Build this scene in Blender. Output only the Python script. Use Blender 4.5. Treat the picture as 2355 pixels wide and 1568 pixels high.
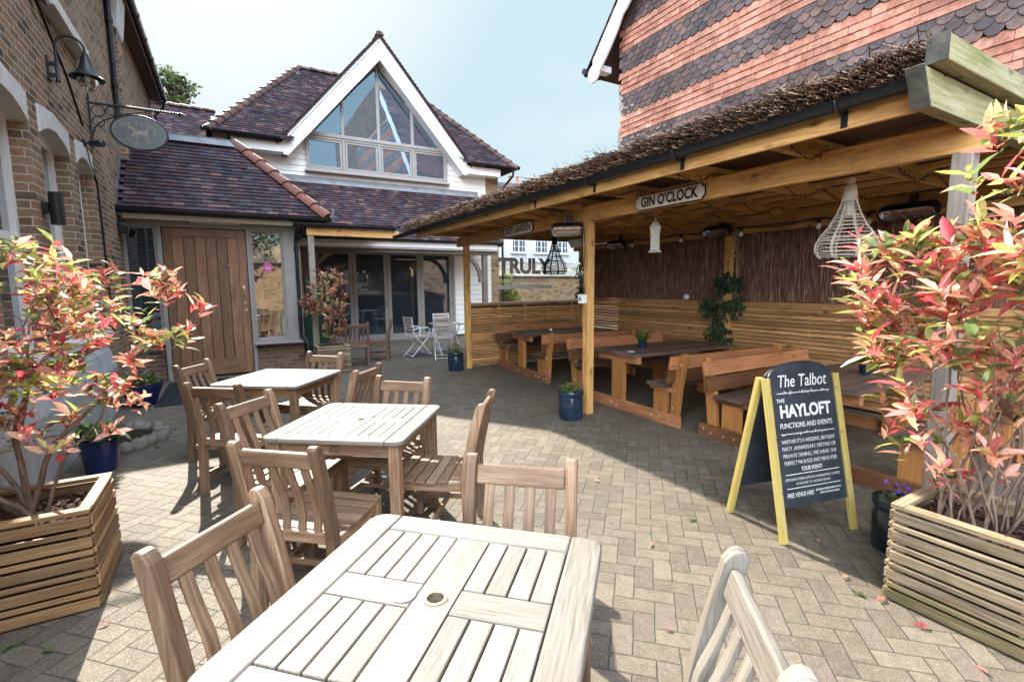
import bpy, bmesh, math, random
from mathutils import Vector, Matrix
R = math.radians
for o in list(bpy.data.objects): bpy.data.objects.remove(o)
SC = bpy.context.scene
COL = SC.collection
random.seed(7)

# ---------------------------------------------------------------- camera
cam = bpy.data.objects.new("camera", bpy.data.cameras.new("camera"))
COL.objects.link(cam)
cam.data.sensor_width = 36.0
cam.data.lens = 36.0 * 1116.75 / 2355.0
cam.data.clip_start = 0.05
cam.data.clip_end = 2000
PITCH, ROLL, YAW = R(6.612), R(-0.558), R(30.06)
_f0 = Vector((math.sin(YAW), math.cos(YAW), 0)); _r0 = Vector((math.cos(YAW), -math.sin(YAW), 0)); _z = Vector((0, 0, 1))
_fw = _f0 * math.cos(PITCH) - _z * math.sin(PITCH)
_u0 = _f0 * math.sin(PITCH) + _z * math.cos(PITCH)
_rt = _r0 * math.cos(ROLL) + _u0 * math.sin(ROLL)
_up = _u0 * math.cos(ROLL) - _r0 * math.sin(ROLL)
_m = Matrix.Identity(4)
for _i in range(3):
    _m[_i][0] = _rt[_i]; _m[_i][1] = _up[_i]; _m[_i][2] = -_fw[_i]
_m[2][3] = 1.6
cam.matrix_world = _m
SC.camera = cam

# ---------------------------------------------------------------- sky, sun, exposure
SUNDIR = Vector((-0.028, 1.36, 1.0)).normalized()      # towards the sun
ELEV = math.asin(SUNDIR.z)
AZ = math.atan2(SUNDIR.x, SUNDIR.y)
world = bpy.data.worlds.new("World"); SC.world = world
world.use_nodes = True
nt = world.node_tree; nt.nodes.clear()
_out = nt.nodes.new("ShaderNodeOutputWorld"); _bg = nt.nodes.new("ShaderNodeBackground")
_sky = nt.nodes.new("ShaderNodeTexSky"); _sky.sky_type = 'NISHITA'; _sky.sun_disc = False
_sky.sun_elevation = ELEV; _sky.sun_rotation = AZ
_sky.air_density = 1.0; _sky.dust_density = 1.0; _sky.ozone_density = 1.0
_tc = nt.nodes.new("ShaderNodeTexCoord")
_mp = nt.nodes.new("ShaderNodeMapping"); _mp.inputs['Scale'].default_value = (1.0, 1.6, 3.2)
_mp.inputs['Rotation'].default_value = (0, 0, R(35))
_no = nt.nodes.new("ShaderNodeTexNoise"); _no.inputs['Scale'].default_value = 1.5; _no.inputs['Detail'].default_value = 7; _no.inputs['Roughness'].default_value = 0.55
_cr = nt.nodes.new("ShaderNodeValToRGB")
_cr.color_ramp.elements[0].position = 0.48; _cr.color_ramp.elements[0].color = (0.0, 0.0, 0.0, 1)
_cr.color_ramp.elements[1].position = 0.75; _cr.color_ramp.elements[1].color = (0.7, 0.7, 0.7, 1)
L = nt.links.new
def _wmix(bt, f, x, y):
    nd = nt.nodes.new("ShaderNodeMix"); nd.data_type = 'RGBA'; nd.blend_type = bt
    for i, v in ((0, f), (6, x), (7, y)):
        if hasattr(v, 'is_output'): L(v, nd.inputs[i])
        else: nd.inputs[i].default_value = v
    return nd.outputs[2]
L(_tc.outputs['Generated'], _mp.inputs['Vector']); L(_mp.outputs['Vector'], _no.inputs['Vector'])
L(_no.outputs['Fac'], _cr.inputs['Fac'])
_sg = _wmix('MULTIPLY', 1.0, _sky.outputs['Color'], (1.6, 1.65, 1.7, 1))
_c = _wmix('DARKEN', 1.0, _sg, (1.12, 1.46, 1.62, 1))          # thin veil evens out the glare round the sun
_c = _wmix('MIX', _cr.outputs['Color'], _c, (1.46, 1.65, 1.72, 1))               # streaks of high cloud
_sx = nt.nodes.new("ShaderNodeSeparateXYZ"); L(_tc.outputs['Generated'], _sx.inputs[0])
def _mrange(src, a, b):
    nd = nt.nodes.new("ShaderNodeMapRange"); nd.interpolation_type = 'SMOOTHSTEP'
    for i, v in ((1, a), (2, b), (3, 0.0), (4, 1.0)): nd.inputs[i].default_value = v
    L(src, nd.inputs[0]); return nd.outputs[0]
_ma = nt.nodes.new("ShaderNodeMath"); _ma.operation = 'MULTIPLY_ADD'; _ma.inputs[1].default_value = -0.35
L(_sx.outputs[1], _ma.inputs[0]); L(_sx.outputs[2], _ma.inputs[2])
_ng = nt.nodes.new("ShaderNodeMath"); _ng.operation = 'MULTIPLY'; _ng.inputs[1].default_value = -1.0; L(_sx.outputs[1], _ng.inputs[0])
_cl = _wmix('MIX', _mrange(_ng.outputs[0], -0.1, 0.5), (2.2, 3.0, 4.6, 1), (9.6, 11.0, 13.2, 1))   # bright cloud added out of view to lift the shade, whitest opposite the sun
def _toward(v):
    nd = nt.nodes.new("ShaderNodeVectorMath"); nd.operation = 'DOT_PRODUCT'; nd.inputs[1].default_value = Vector(v).normalized()
    L(_tc.outputs['Generated'], nd.inputs[0]); return nd.outputs['Value']
_c = _wmix('MIX', _mrange(_toward(SUNDIR), 0.88, 1.0), _c, (1.75, 1.80, 1.80, 1))        # white glare of the hazy air round the sun
_c = _wmix('MIX', _mrange(_ma.outputs[0], 0.66, 0.92), _c, _cl)
_c = _wmix('MIX', _mrange(_toward((-0.66, -0.66, 0.36)), 0.72, 0.95), _c, (15.0, 16.2, 18.0, 1))  # bright bank added to the unseen sky behind left, lights the pergola
L(_c, _bg.inputs['Color'])
_bg.inputs['Strength'].default_value = 0.15
L(_bg.outputs['Background'], _out.inputs['Surface'])

sl = bpy.data.lights.new("sun", 'SUN'); sl.energy = 4.1; sl.angle = R(0.53); sl.color = (1.0, 0.92, 0.79)
sun = bpy.data.objects.new("sun", sl); COL.objects.link(sun)
sun.rotation_euler = (-SUNDIR).to_track_quat('-Z', 'Y').to_euler()
sun.location = (0, 0, 20)
SC.view_settings.view_transform = 'Standard'; SC.view_settings.look = 'None'
SC.view_settings.exposure = 1.95; SC.view_settings.gamma = 1.0
SC.render.engine = 'CYCLES'
SC.cycles.max_bounces = 8; SC.cycles.transparent_max_bounces = 16
SC.cycles.caustics_reflective = False; SC.cycles.caustics_refractive = False
SC.cycles.sample_clamp_indirect = 6.0

# ---------------------------------------------------------------- node helpers
class NT:
    def __init__(s, name):
        s.m = bpy.data.materials.new(name); s.m.use_nodes = True
        s.t = s.m.node_tree; s.t.nodes.clear()
        s.out = s.t.nodes.new("ShaderNodeOutputMaterial")
    def n(s, typ, **kw):
        nd = s.t.nodes.new(typ)
        for k, v in kw.items(): setattr(nd, k, v)
        return nd
    def l(s, a, b): s.t.links.new(a, b)
    def setv(s, inp, v):
        if hasattr(v, 'is_output'): s.l(v, inp)
        else: inp.default_value = v
    def math(s, op, a, b=0.0, c=None):
        nd = s.n("ShaderNodeMath", operation=op)
        s.setv(nd.inputs[0], a); s.setv(nd.inputs[1], b)
        if c is not None: s.setv(nd.inputs[2], c)
        return nd.outputs[0]
    def mix(s, f, a, b, bt='MIX'):
        nd = s.n("ShaderNodeMix", data_type='RGBA', blend_type=bt)
        s.setv(nd.inputs[0], f); s.setv(nd.inputs[6], rgba(a)); s.setv(nd.inputs[7], rgba(b))
        return nd.outputs[2]
    def ramp(s, f, stops):
        nd = s.n("ShaderNodeValToRGB"); e = nd.color_ramp.elements
        while len(e) < len(stops): e.new(0.5)
        for i, (p, c) in enumerate(stops): e[i].position = p; e[i].color = rgba(c)
        s.l(f, nd.inputs[0]); return nd.outputs[0]
    def noise(s, vec, scale, detail=4, rough=0.55, dist=0.0):
        nd = s.n("ShaderNodeTexNoise"); nd.inputs['Scale'].default_value = scale
        nd.inputs['Detail'].default_value = detail; nd.inputs['Roughness'].default_value = rough; nd.inputs['Distortion'].default_value = dist
        if vec is not None: s.l(vec, nd.inputs['Vector'])
        return nd.outputs['Fac']
    def obj(s): return s.n("ShaderNodeTexCoord").outputs['Object']
    def uv(s): return s.n("ShaderNodeTexCoord").outputs['UV']
    def mapping(s, vec, scale=(1, 1, 1), rot=(0, 0, 0), loc=(0, 0, 0)):
        nd = s.n("ShaderNodeMapping"); nd.inputs['Scale'].default_value = scale; nd.inputs['Rotation'].default_value = rot; nd.inputs['Location'].default_value = loc
        s.l(vec, nd.inputs['Vector']); return nd.outputs[0]
    def attr(s, name, out='Fac'):
        nd = s.n("ShaderNodeAttribute", attribute_name=name); return nd.outputs[out]
    def bump(s, h, strength=0.3, dist=0.01):
        nd = s.n("ShaderNodeBump"); nd.inputs['Strength'].default_value = strength; nd.inputs['Distance'].default_value = dist
        s.l(h, nd.inputs['Height']); return nd.outputs[0]
    def bsdf(s, color, rough=0.6, spec=0.5, metal=0.0, normal=None, **kw):
        b = s.n("ShaderNodeBsdfPrincipled")
        s.setv(b.inputs['Base Color'], rgba(color)); s.setv(b.inputs['Roughness'], rough)
        s.setv(b.inputs['Specular IOR Level'], spec); s.setv(b.inputs['Metallic'], metal)
        if normal is not None: s.l(normal, b.inputs['Normal'])
        for k, v in kw.items(): s.setv(b.inputs[k.replace('_', ' ')], v)
        return b.outputs[0]
    def done(s, sh): s.l(sh, s.out.inputs['Surface']); return s.m
def rgba(c):
    if hasattr(c, 'is_output'): return c
    return (c[0], c[1], c[2], 1.0)
def hx(h, k=1.0):            # sRGB hex -> linear
    h = h.lstrip('#'); v = [int(h[i:i+2], 16) / 255 for i in (0, 2, 4)]
    return tuple(k * (x / 12.92 if x <= 0.04045 else ((x + 0.055) / 1.055) ** 2.4) for x in v)

def plain(name, col, rough=0.5, spec=0.5, metal=0.0, var=0.15, scale=6.0, bump=0.0, **kw):
    t = NT(name); v = t.obj(); n = t.noise(v, scale, 5, 0.6)
    dark = tuple(x * (1 - var) for x in col); lite = tuple(min(1, x * (1 + var)) for x in col)
    c = t.ramp(n, [(0.3, dark), (0.7, lite)])
    nm = t.bump(t.noise(v, scale * 12, 3), bump, 0.004) if bump else None
    n2 = t.noise(v, scale * 3, 3)
    r = t.math('ADD', t.math('MULTIPLY', t.math('SUBTRACT', n2, 0.5), 0.2), rough)
    return t.done(t.bsdf(c, r, spec, metal, nm, **kw))

def wood(name, dark, mid, light, rough=0.65, spec=0.3, grain=1.0, knots=0.0, rndk=0.35, knotcol=(0.06, 0.03, 0.015), stain=None, bumpk=0.25, crack=0.0):
    """u runs along the board, v across it; 'rnd' is one number per board"""
    t = NT(name); uv = t.uv()
    g1 = t.noise(t.mapping(uv, (1.2 * grain, 26 * grain, 1)), 3.0, 6, 0.6, 0.6)
    g2 = t.noise(t.mapping(uv, (4 * grain, 160 * grain, 1)), 2.0, 3, 0.5)
    g3 = t.noise(t.mapping(uv, (1.0, 3.0, 1)), 1.6, 3, 0.5)
    f = t.math('ADD', t.math('MULTIPLY', g1, 0.6), t.math('ADD', t.math('MULTIPLY', g2, 0.25), t.math('MULTIPLY', g3, 0.3)))
    c = t.ramp(f, [(0.4, dark), (0.56, mid), (0.72, light)])
    rn = t.attr('rnd')
    k = t.math('ADD', t.math('MULTIPLY', rn, rndk), 1 - rndk / 2)
    kk = t.n("ShaderNodeCombineColor"); [t.l(k, kk.inputs[i]) for i in range(3)]
    c = t.mix(1.0, c, kk.outputs[0], 'MULTIPLY')
    if knots:
        vo = t.n("ShaderNodeTexVoronoi"); vo.inputs['Scale'].default_value = 1.0
        t.l(t.mapping(uv, (2.6, 7.0, 1)), vo.inputs['Vector'])
        km = t.ramp(vo.outputs['Distance'], [(0.05, (knots,) * 3), (0.16, (0, 0, 0))])
        c = t.mix(km, c, knotcol)
    if stain:
        sn = t.ramp(t.noise(t.mapping(uv, (0.8, 2.2, 1)), 2.3, 6, 0.65), [(0.5, (0, 0, 0)), (0.75, (stain[1],) * 3)])
        c = t.mix(sn, c, stain[0])
    if crack:
        ck = t.ramp(t.noise(t.mapping(uv, (2.0, 90, 1)), 2.0, 2, 0.5), [(0.24, (crack,) * 3), (0.34, (0, 0, 0))])
        c = t.mix(ck, c, tuple(x * 0.3 for x in dark))
    nm = t.bump(t.math('ADD', g2, g1), bumpk, 0.002)
    return t.done(t.bsdf(c, rough, spec, 0, nm))

def brick(name, c1, c2, c3, mortar, bw=0.225, bh=0.075, mw=0.010, rough=0.85, soot=None):
    t = NT(name); v = t.obj(); sp = t.n("ShaderNodeSeparateXYZ"); t.l(v, sp.inputs[0])
    cb = t.n("ShaderNodeCombineXYZ"); t.l(t.math('ADD', sp.outputs[0], sp.outputs[1]), cb.inputs[0]); t.l(sp.outputs[2], cb.inputs[1])
    wob = t.n("ShaderNodeTexNoise"); wob.inputs['Scale'].default_value = 7; t.l(v, wob.inputs['Vector'])
    vm = t.n("ShaderNodeVectorMath", operation='MULTIPLY_ADD'); t.l(wob.outputs['Color'], vm.inputs[0]); vm.inputs[1].default_value = (0.012, 0.012, 0); t.l(cb.outputs[0], vm.inputs[2])
    b = t.n("ShaderNodeTexBrick"); b.offset = 0.5
    b.inputs['Scale'].default_value = 1.0; b.inputs['Brick Width'].default_value = bw; b.inputs['Row Height'].default_value = bh
    b.inputs['Mortar Size'].default_value = mw / 2; b.inputs['Mortar Smooth'].default_value = 0.25; b.inputs['Bias'].default_value = 0.0
    b.inputs['Color1'].default_value = (0, 0, 0, 1); b.inputs['Color2'].default_value = (1, 1, 1, 1); b.inputs['Mortar'].default_value = (0.5, 0.5, 0.5, 1)
    t.l(vm.outputs[0], b.inputs['Vector'])
    c = t.ramp(b.outputs['Color'], [(0.0, c1), (0.45, c2), (0.8, c3), (1.0, tuple(x * 0.45 for x in c1))])
    n = t.noise(v, 45, 5, 0.7); c = t.mix(1.0, c, t.ramp(n, [(0.3, (0.55,) * 3), (0.7, (1.25,) * 3)]), 'MULTIPLY')
    n2 = t.noise(v, 1.3, 4, 0.6); c = t.mix(1.0, c, t.ramp(n2, [(0.3, (0.72,) * 3), (0.7, (1.2,) * 3)]), 'MULTIPLY')
    mc = t.mix(t.noise(v, 20, 3), mortar, tuple(x * 0.6 for x in mortar))
    c = t.mix(b.outputs['Fac'], c, mc)
    h = t.math('SUBTRACT', t.math('MULTIPLY', n, 0.35), b.outputs['Fac'])
    return t.done(t.bsdf(c, rough, 0.25, 0, t.bump(h, 0.8, 0.008)))

def tiles(name, stops, rough=0.6, spec=0.4, moss=0.0):
    t = NT(name); v = t.obj(); rn = t.attr('rnd')
    c = t.ramp(rn, stops)
    n = t.noise(v, 18, 5, 0.65); c = t.mix(1.0, c, t.ramp(n, [(0.3, (0.6,) * 3), (0.72, (1.3,) * 3)]), 'MULTIPLY')
    n2 = t.noise(v, 1.1, 4, 0.6); c = t.mix(1.0, c, t.ramp(n2, [(0.32, (0.65,) * 3), (0.68, (1.3,) * 3)]), 'MULTIPLY')
    if moss:
        mm = t.ramp(t.noise(v, 5, 6, 0.7), [(0.56, (0, 0, 0)), (0.7, (moss,) * 3)])
        c = t.mix(mm, c, (0.16, 0.16, 0.10))
    return t.done(t.bsdf(c, t.math('ADD', t.math('MULTIPLY', n, 0.25), rough - 0.12), spec, 0, t.bump(n, 0.4, 0.006)))

def leafmat(name, rough=0.35, trans=0.5, spec=0.5):
    t = NT(name); c = t.attr('col', 'Color')
    v = t.obj(); n = t.noise(v, 60, 3); c2 = t.mix(1.0, c, t.ramp(n, [(0.3, (0.8,) * 3), (0.7, (1.2,) * 3)]), 'MULTIPLY')
    b = t.bsdf(c2, rough, spec)
    tr = t.n("ShaderNodeBsdfTranslucent"); t.l(c2, tr.inputs[0])
    mx = t.n("ShaderNodeMixShader"); mx.inputs[0].default_value = trans
    t.l(b, mx.inputs[1]); t.l(tr.outputs[0], mx.inputs[2])
    return t.done(mx.outputs[0])

def glass_dark(name, col=(0.012, 0.014, 0.016), ior=1.9, refl=0.0, rough=0.01, tint=(0.9, 0.95, 1.0)):
    """window pane over an unlit room: dark body, mirror-like skin"""
    t = NT(name); v = t.obj(); n = t.noise(v, 1.3, 2)
    nm = t.bump(n, 0.03, 0.05)
    b = t.bsdf(col, 0.4, 0.2)
    g = t.n("ShaderNodeBsdfGlossy"); g.inputs['Roughness'].default_value = rough; g.inputs['Color'].default_value = rgba(tint); t.l(nm, g.inputs['Normal'])
    fr = t.n("ShaderNodeFresnel"); fr.inputs['IOR'].default_value = ior; t.l(nm, fr.inputs['Normal'])
    f = t.math('MINIMUM', t.math('ADD', fr.outputs[0], refl), 1.0)
    mx = t.n("ShaderNodeMixShader"); t.l(f, mx.inputs[0]); t.l(b, mx.inputs[1]); t.l(g.outputs[0], mx.inputs[2])
    return t.done(mx.outputs[0])

def clear_glass(name, tint=(0.97, 0.99, 0.98), refl=0.0):
    t = NT(name)
    tr = t.n("ShaderNodeBsdfTransparent"); tr.inputs[0].default_value = rgba(tint)
    n = t.noise(t.obj(), 2.0, 2)
    g = t.n("ShaderNodeBsdfGlossy"); g.inputs['Roughness'].default_value = 0.02; t.l(t.bump(n, 0.02, 0.05), g.inputs['Normal'])
    fr = t.n("ShaderNodeFresnel"); fr.inputs['IOR'].default_value = 1.45
    mx = t.n("ShaderNodeMixShader"); t.l(t.math('ADD', fr.outputs[0], refl), mx.inputs[0]); t.l(tr.outputs[0], mx.inputs[1]); t.l(g.outputs[0], mx.inputs[2])
    return t.done(mx.outputs[0])

def vinyl(name, col):
    """thin translucent film stuck on glass"""
    t = NT(name); c = t.ramp(t.noise(t.obj(), 5, 2), [(0.3, tuple(x * .95 for x in col)), (0.7, tuple(min(1, x * 1.05) for x in col))])
    tr = t.n("ShaderNodeBsdfTranslucent"); t.l(c, tr.inputs[0]); mx = t.n("ShaderNodeMixShader"); mx.inputs[0].default_value = 0.12
    t.l(t.bsdf(c, 0.6, 0.3), mx.inputs[1]); t.l(tr.outputs[0], mx.inputs[2]); return t.done(mx.outputs[0])

def paving(name):
    t = NT(name); v = t.obj(); w = 0.1
    sp = t.n("ShaderNodeSeparateXYZ"); t.l(t.mapping(v, (1 / w, 1 / w, 1), (0, 0, R(45))), sp.inputs[0])
    wn = t.n("ShaderNodeTexNoise"); wn.inputs['Scale'].default_value = 9; t.l(v, wn.inputs['Vector'])
    ws = t.n("ShaderNodeSeparateColor"); t.l(wn.outputs['Color'], ws.inputs[0])
    x = t.math('ADD', sp.outputs[0], t.math('MULTIPLY', ws.outputs[0], 0.10)); y = t.math('ADD', sp.outputs[1], t.math('MULTIPLY', ws.outputs[1], 0.10))
    i = t.math('FLOOR', x); j = t.math('FLOOR', y); fx = t.math('FRACT', x); fy = t.math('FRACT', y)
    d = t.math('FLOORED_MODULO', t.math('SUBTRACT', i, j), 4.0)
    def eq(a, k): return t.math('COMPARE', a, k, 0.25)
    d1 = eq(d, 1.0); d2 = eq(d, 2.0); d3 = eq(d, 3.0)
    ver = t.math('ADD', d2, d3)
    Uh = t.math('ADD', fx, d1); Uv = t.math('ADD', fy, d2)
    def lerp(a, b): return t.math('ADD', t.math('MULTIPLY', a, t.math('SUBTRACT', 1.0, ver)), t.math('MULTIPLY', b, ver))
    U = lerp(Uh, Uv); V = lerp(fy, fx)
    e = t.math('MINIMUM', t.math('MINIMUM', U, t.math('SUBTRACT', 2.0, U)), t.math('MINIMUM', V, t.math('SUBTRACT', 1.0, V)))
    ci = t.math('SUBTRACT', i, d1); cj = t.math('SUBTRACT', j, d2)
    cb = t.n("ShaderNodeCombineXYZ"); t.l(ci, cb.inputs[0]); t.l(cj, cb.inputs[1])
    rn = t.n("ShaderNodeTexWhiteNoise", noise_dimensions='2D'); t.l(cb.outputs[0], rn.inputs['Vector'])
    rv = rn.outputs['Value']
    c = t.ramp(rv, [(0.0, (0.090, 0.071, 0.050)), (0.3, (0.113, 0.091, 0.063)), (0.65, (0.130, 0.106, 0.074)), (0.85, (0.143, 0.118, 0.083)), (1.0, (0.110, 0.082, 0.065))])
    big = t.noise(v, 0.55, 5, 0.6); c = t.mix(1.0, c, t.ramp(big, [(0.3, (0.74,) * 3), (0.7, (1.15,) * 3)]), 'MULTIPLY')
    mid = t.noise(v, 14, 5, 0.7); c = t.mix(1.0, c, t.ramp(mid, [(0.3, (0.75,) * 3), (0.7, (1.2,) * 3)]), 'MULTIPLY')
    # exposed aggregate: pale and dark chips
    vo = t.n("ShaderNodeTexVoronoi"); vo.inputs['Scale'].default_value = 250; t.l(v, vo.inputs['Vector'])
    sc = t.n("ShaderNodeSeparateColor"); t.l(vo.outputs['Color'], sc.inputs[0])
    chip = t.math('MULTIPLY', t.math('GREATER_THAN', sc.outputs[0], 0.80), t.math('LESS_THAN', vo.outputs['Distance'], 0.42))
    c = t.mix(t.math('MULTIPLY', chip, 0.48), c, (0.44, 0.41, 0.35))
    dk = t.math('MULTIPLY', t.math('LESS_THAN', sc.outputs[0], 0.14), t.math('LESS_THAN', vo.outputs['Distance'], 0.45))
    c = t.mix(t.math('MULTIPLY', dk, 0.5), c, (0.05, 0.042, 0.035))
    # joints: dark sand, moss here and there
    moss = t.ramp(t.noise(v, 1.1, 5, 0.65), [(0.52, (0, 0, 0)), (0.70, (0.75,) * 3)])
    jc = t.mix(moss, (0.062, 0.051, 0.039), (0.080, 0.096, 0.036))
    je = t.n("ShaderNodeMapRange"); je.interpolation_type = 'SMOOTHSTEP'; je.inputs[1].default_value = 0.012; je.inputs[2].default_value = 0.058; je.inputs[3].default_value = 1; je.inputs[4].default_value = 0
    t.l(t.math('ADD', e, t.math('MULTIPLY', t.math('SUBTRACT', mid, 0.5), 0.05)), je.inputs[0])
    c = t.mix(je.outputs[0], c, jc)
    # soft stains
    st = t.ramp(t.noise(v, 2.1, 6, 0.7), [(0.56, (0, 0, 0)), (0.72, (0.35,) * 3)]); c = t.mix(st, c, (0.075, 0.065, 0.055))
    h = t.math('SUBTRACT', t.math('ADD', t.math('MULTIPLY', chip, 0.12), t.math('ADD', t.math('MULTIPLY', mid, 0.35), t.math('MULTIPLY', rv, 0.25))), t.math('MULTIPLY', je.outputs[0], 1.0))
    r = t.math('SUBTRACT', 0.78, t.math('MULTIPLY', chip, 0.25))
    return t.done(t.bsdf(c, r, 0.4, 0, t.bump(h, 0.7, 0.006)))

M = {}
M['paving'] = paving('block_paving')
M['brick_old'] = brick('stock_brick', (0.1227, 0.0835, 0.0595), (0.2548, 0.1818, 0.1152), (0.2925, 0.1622, 0.1008), (0.56, 0.50, 0.40), mw=0.012)
M['brick_base'] = brick('soft_red_brick', (0.15, 0.085, 0.06), (0.22, 0.13, 0.09), (0.26, 0.17, 0.12), (0.38, 0.34, 0.29))
M['brick_yel'] = brick('yellow_brick', (0.26, 0.17, 0.09), (0.36, 0.25, 0.13), (0.30, 0.16, 0.09), (0.42, 0.37, 0.28))
M['roof_tile'] = tiles('clay_roof_tile', [(0, (0.0183, 0.0119, 0.0197)), (0.35, (0.0378, 0.0198, 0.0255)), (0.65, (0.0580, 0.0257, 0.0278)), (0.85, (0.046, 0.042, 0.058)), (1, (0.140, 0.075, 0.060))], 0.55, 0.3, 0.2)
M['ridge'] = tiles('ridge_tile', [(0, (0.1275, 0.0480, 0.0336)), (0.5, (0.1955, 0.0680, 0.0440)), (1, (0.1020, 0.0520, 0.0400))], 0.6, 0.4, 0.7)
M['tile_red'] = tiles('hung_red_tile', [(0, (0.4210, 0.1876, 0.1234)), (0.35, (0.5071, 0.2444, 0.1689)), (0.7, (0.5741, 0.2842, 0.2014)), (0.9, (0.40, 0.16, 0.11)), (1, (0.58, 0.28, 0.19))], 0.75, 0.3, 0.0)
M['tile_blue'] = tiles('hung_dark_tile', [(0, (0.0880, 0.0692, 0.0700)), (0.5, (0.1335, 0.1011, 0.0979)), (0.85, (0.1822, 0.1278, 0.1143)), (1, (0.19, 0.115, 0.095))], 0.6, 0.35, 0.2)
M['white_board'] = plain('white_board_paint', (0.78, 0.78, 0.76), 0.5, 0.4, var=0.06, scale=3, bump=0.1)
M['white_trim'] = plain('white_trim_paint', (0.74, 0.74, 0.72), 0.45, 0.45, var=0.05, scale=4)
M['grey_frame'] = plain('taupe_frame_paint', (0.285, 0.272, 0.255), 0.45, 0.4, var=0.08, scale=5)
M['black_plastic'] = plain('black_plastic', (0.012, 0.013, 0.016), 0.3, 0.5, var=0.2, scale=4)
M['black_iron'] = plain('black_iron', (0.014, 0.015, 0.018), 0.45, 0.5, var=0.3, scale=20, bump=0.1)
M['lead'] = plain('lead_flashing', (0.16, 0.165, 0.175), 0.5, 0.5, var=0.25, scale=5)
M['stone'] = plain('painted_stone', (0.56, 0.56, 0.545), 0.75, 0.3, var=0.15, scale=7, bump=0.3)
M['plaster'] = plain('grey_render', (0.33, 0.335, 0.34), 0.85, 0.2, var=0.2, scale=4, bump=0.3)
M['render_white'] = plain('white_render', (0.56, 0.58, 0.62), 0.8, 0.3, var=0.05, scale=2, bump=0.2)
M['soffit'] = plain('brown_soffit_paint', (0.085, 0.05, 0.04), 0.55, 0.3, var=0.2, scale=5)
M['oak_door'] = wood('oak_door', (0.1160, 0.0570, 0.0315), (0.2248, 0.1197, 0.0682), (0.3262, 0.1924, 0.1155), 0.42, 0.45, 0.7, rndk=0.6, stain=((0.07, 0.038, 0.025), 0.5))
M['oak_frame'] = wood('weathered_oak', (0.085, 0.068, 0.056), (0.14, 0.112, 0.092), (0.20, 0.165, 0.135), 0.75, 0.2, 0.8, rndk=0.3, crack=0.5)
M['pine'] = wood('treated_pine', (0.3348, 0.1617, 0.0473), (0.5724, 0.3185, 0.1075), (0.7344, 0.4508, 0.1806), 0.55, 0.35, 0.9, knots=0.9, rndk=0.45, knotcol=(0.15, 0.055, 0.018), stain=((0.17, 0.075, 0.03), 0.9))
M['pine_green'] = wood('mossy_pine', (0.17, 0.16, 0.07), (0.31, 0.29, 0.16), (0.42, 0.40, 0.28), 0.75, 0.2, 0.7, knots=0.6, rndk=0.3, stain=((0.14, 0.19, 0.05), 0.9))
M['pine_grey'] = wood('grey_pine_post', (0.19, 0.17, 0.14), (0.30, 0.265, 0.22), (0.40, 0.355, 0.30), 0.7, 0.25, 0.8, knots=0.6, rndk=0.3)
M['slat'] = wood('fence_slat', (0.2688, 0.1350, 0.0516), (0.4704, 0.2550, 0.0989), (0.6272, 0.3700, 0.1548), 0.6, 0.3, 0.9, knots=0.9, rndk=0.7, knotcol=(0.14, 0.055, 0.022), stain=((0.16, 0.08, 0.038), 0.8))
M['bench_red'] = wood('stained_softwood', (0.1242, 0.0470, 0.0198), (0.2538, 0.1078, 0.0468), (0.3672, 0.1715, 0.0792), 0.5, 0.4, 0.9, knots=0.6, rndk=1.2)
M['bench_dark'] = wood('dark_stained_softwood', (0.055, 0.036, 0.030), (0.105, 0.068, 0.056), (0.16, 0.108, 0.09), 0.36, 0.5, 0.8, rndk=0.6)
M['bench_pale'] = wood('pale_softwood', (0.2471, 0.0930, 0.0240), (0.3649, 0.1584, 0.0481), (0.4354, 0.2112, 0.0743), 0.55, 0.3, 0.7, knots=0.95, rndk=0.4, knotcol=(0.12, 0.04, 0.015))
M['teak'] = wood('weathered_teak', (0.1000, 0.0562, 0.0310), (0.2176, 0.1336, 0.0765), (0.3528, 0.2385, 0.1504), 0.55, 0.4, 1.25, rndk=0.7, stain=((0.13, 0.068, 0.038), 0.8), bumpk=0.4, crack=0.75)
M['teak_pale'] = wood('silvered_teak', (0.085, 0.072, 0.058), (0.190, 0.168, 0.140), (0.255, 0.232, 0.200), 0.6, 0.28, 1.5, rndk=0.4, stain=((0.12, 0.098, 0.075), 0.5), bumpk=0.5, crack=0.95)
M['teak_red'] = wood('brown_teak', (0.085, 0.045, 0.032), (0.15, 0.085, 0.06), (0.21, 0.125, 0.09), 0.55, 0.35, 1.0, rndk=0.4)
M['planter'] = wood('planter_slat', (0.1564, 0.0774, 0.0306), (0.2944, 0.1672, 0.0731), (0.4048, 0.2596, 0.1318), 0.6, 0.35, 0.8, knots=0.4, rndk=0.7, stain=((0.12, 0.065, 0.035), 0.8))
M['planter_old'] = wood('weathered_planter_slat', (0.095, 0.066, 0.036), (0.245, 0.180, 0.108), (0.41, 0.33, 0.22), 0.7, 0.25, 0.9, knots=0.4, rndk=0.75, stain=((0.075, 0.055, 0.032), 1.0), crack=0.7)
M['planter_grn'] = wood('algae_planter_slat', (0.0688, 0.0572, 0.0252), (0.1625, 0.1298, 0.0630), (0.3000, 0.2255, 0.1313), 0.8, 0.2, 0.7, rndk=0.5, stain=((0.070, 0.085, 0.026), 0.9))
M['yellow'] = wood('yellow_painted_wood', (0.2706, 0.1938, 0.0375), (0.4018, 0.3040, 0.0713), (0.4674, 0.3724, 0.1350), 0.5, 0.4, 0.8, knots=0.3, rndk=0.25, stain=((0.34, 0.30, 0.15), 0.85))
M['chalk'] = plain('chalkboard_paint', (0.022, 0.027, 0.036), 0.55, 0.35, var=0.35, scale=7, bump=0.1)
M['chalk_white'] = plain('white_chalk_paint', (0.60, 0.60, 0.58), 0.85, 0.1, var=0.32, scale=120)
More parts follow.
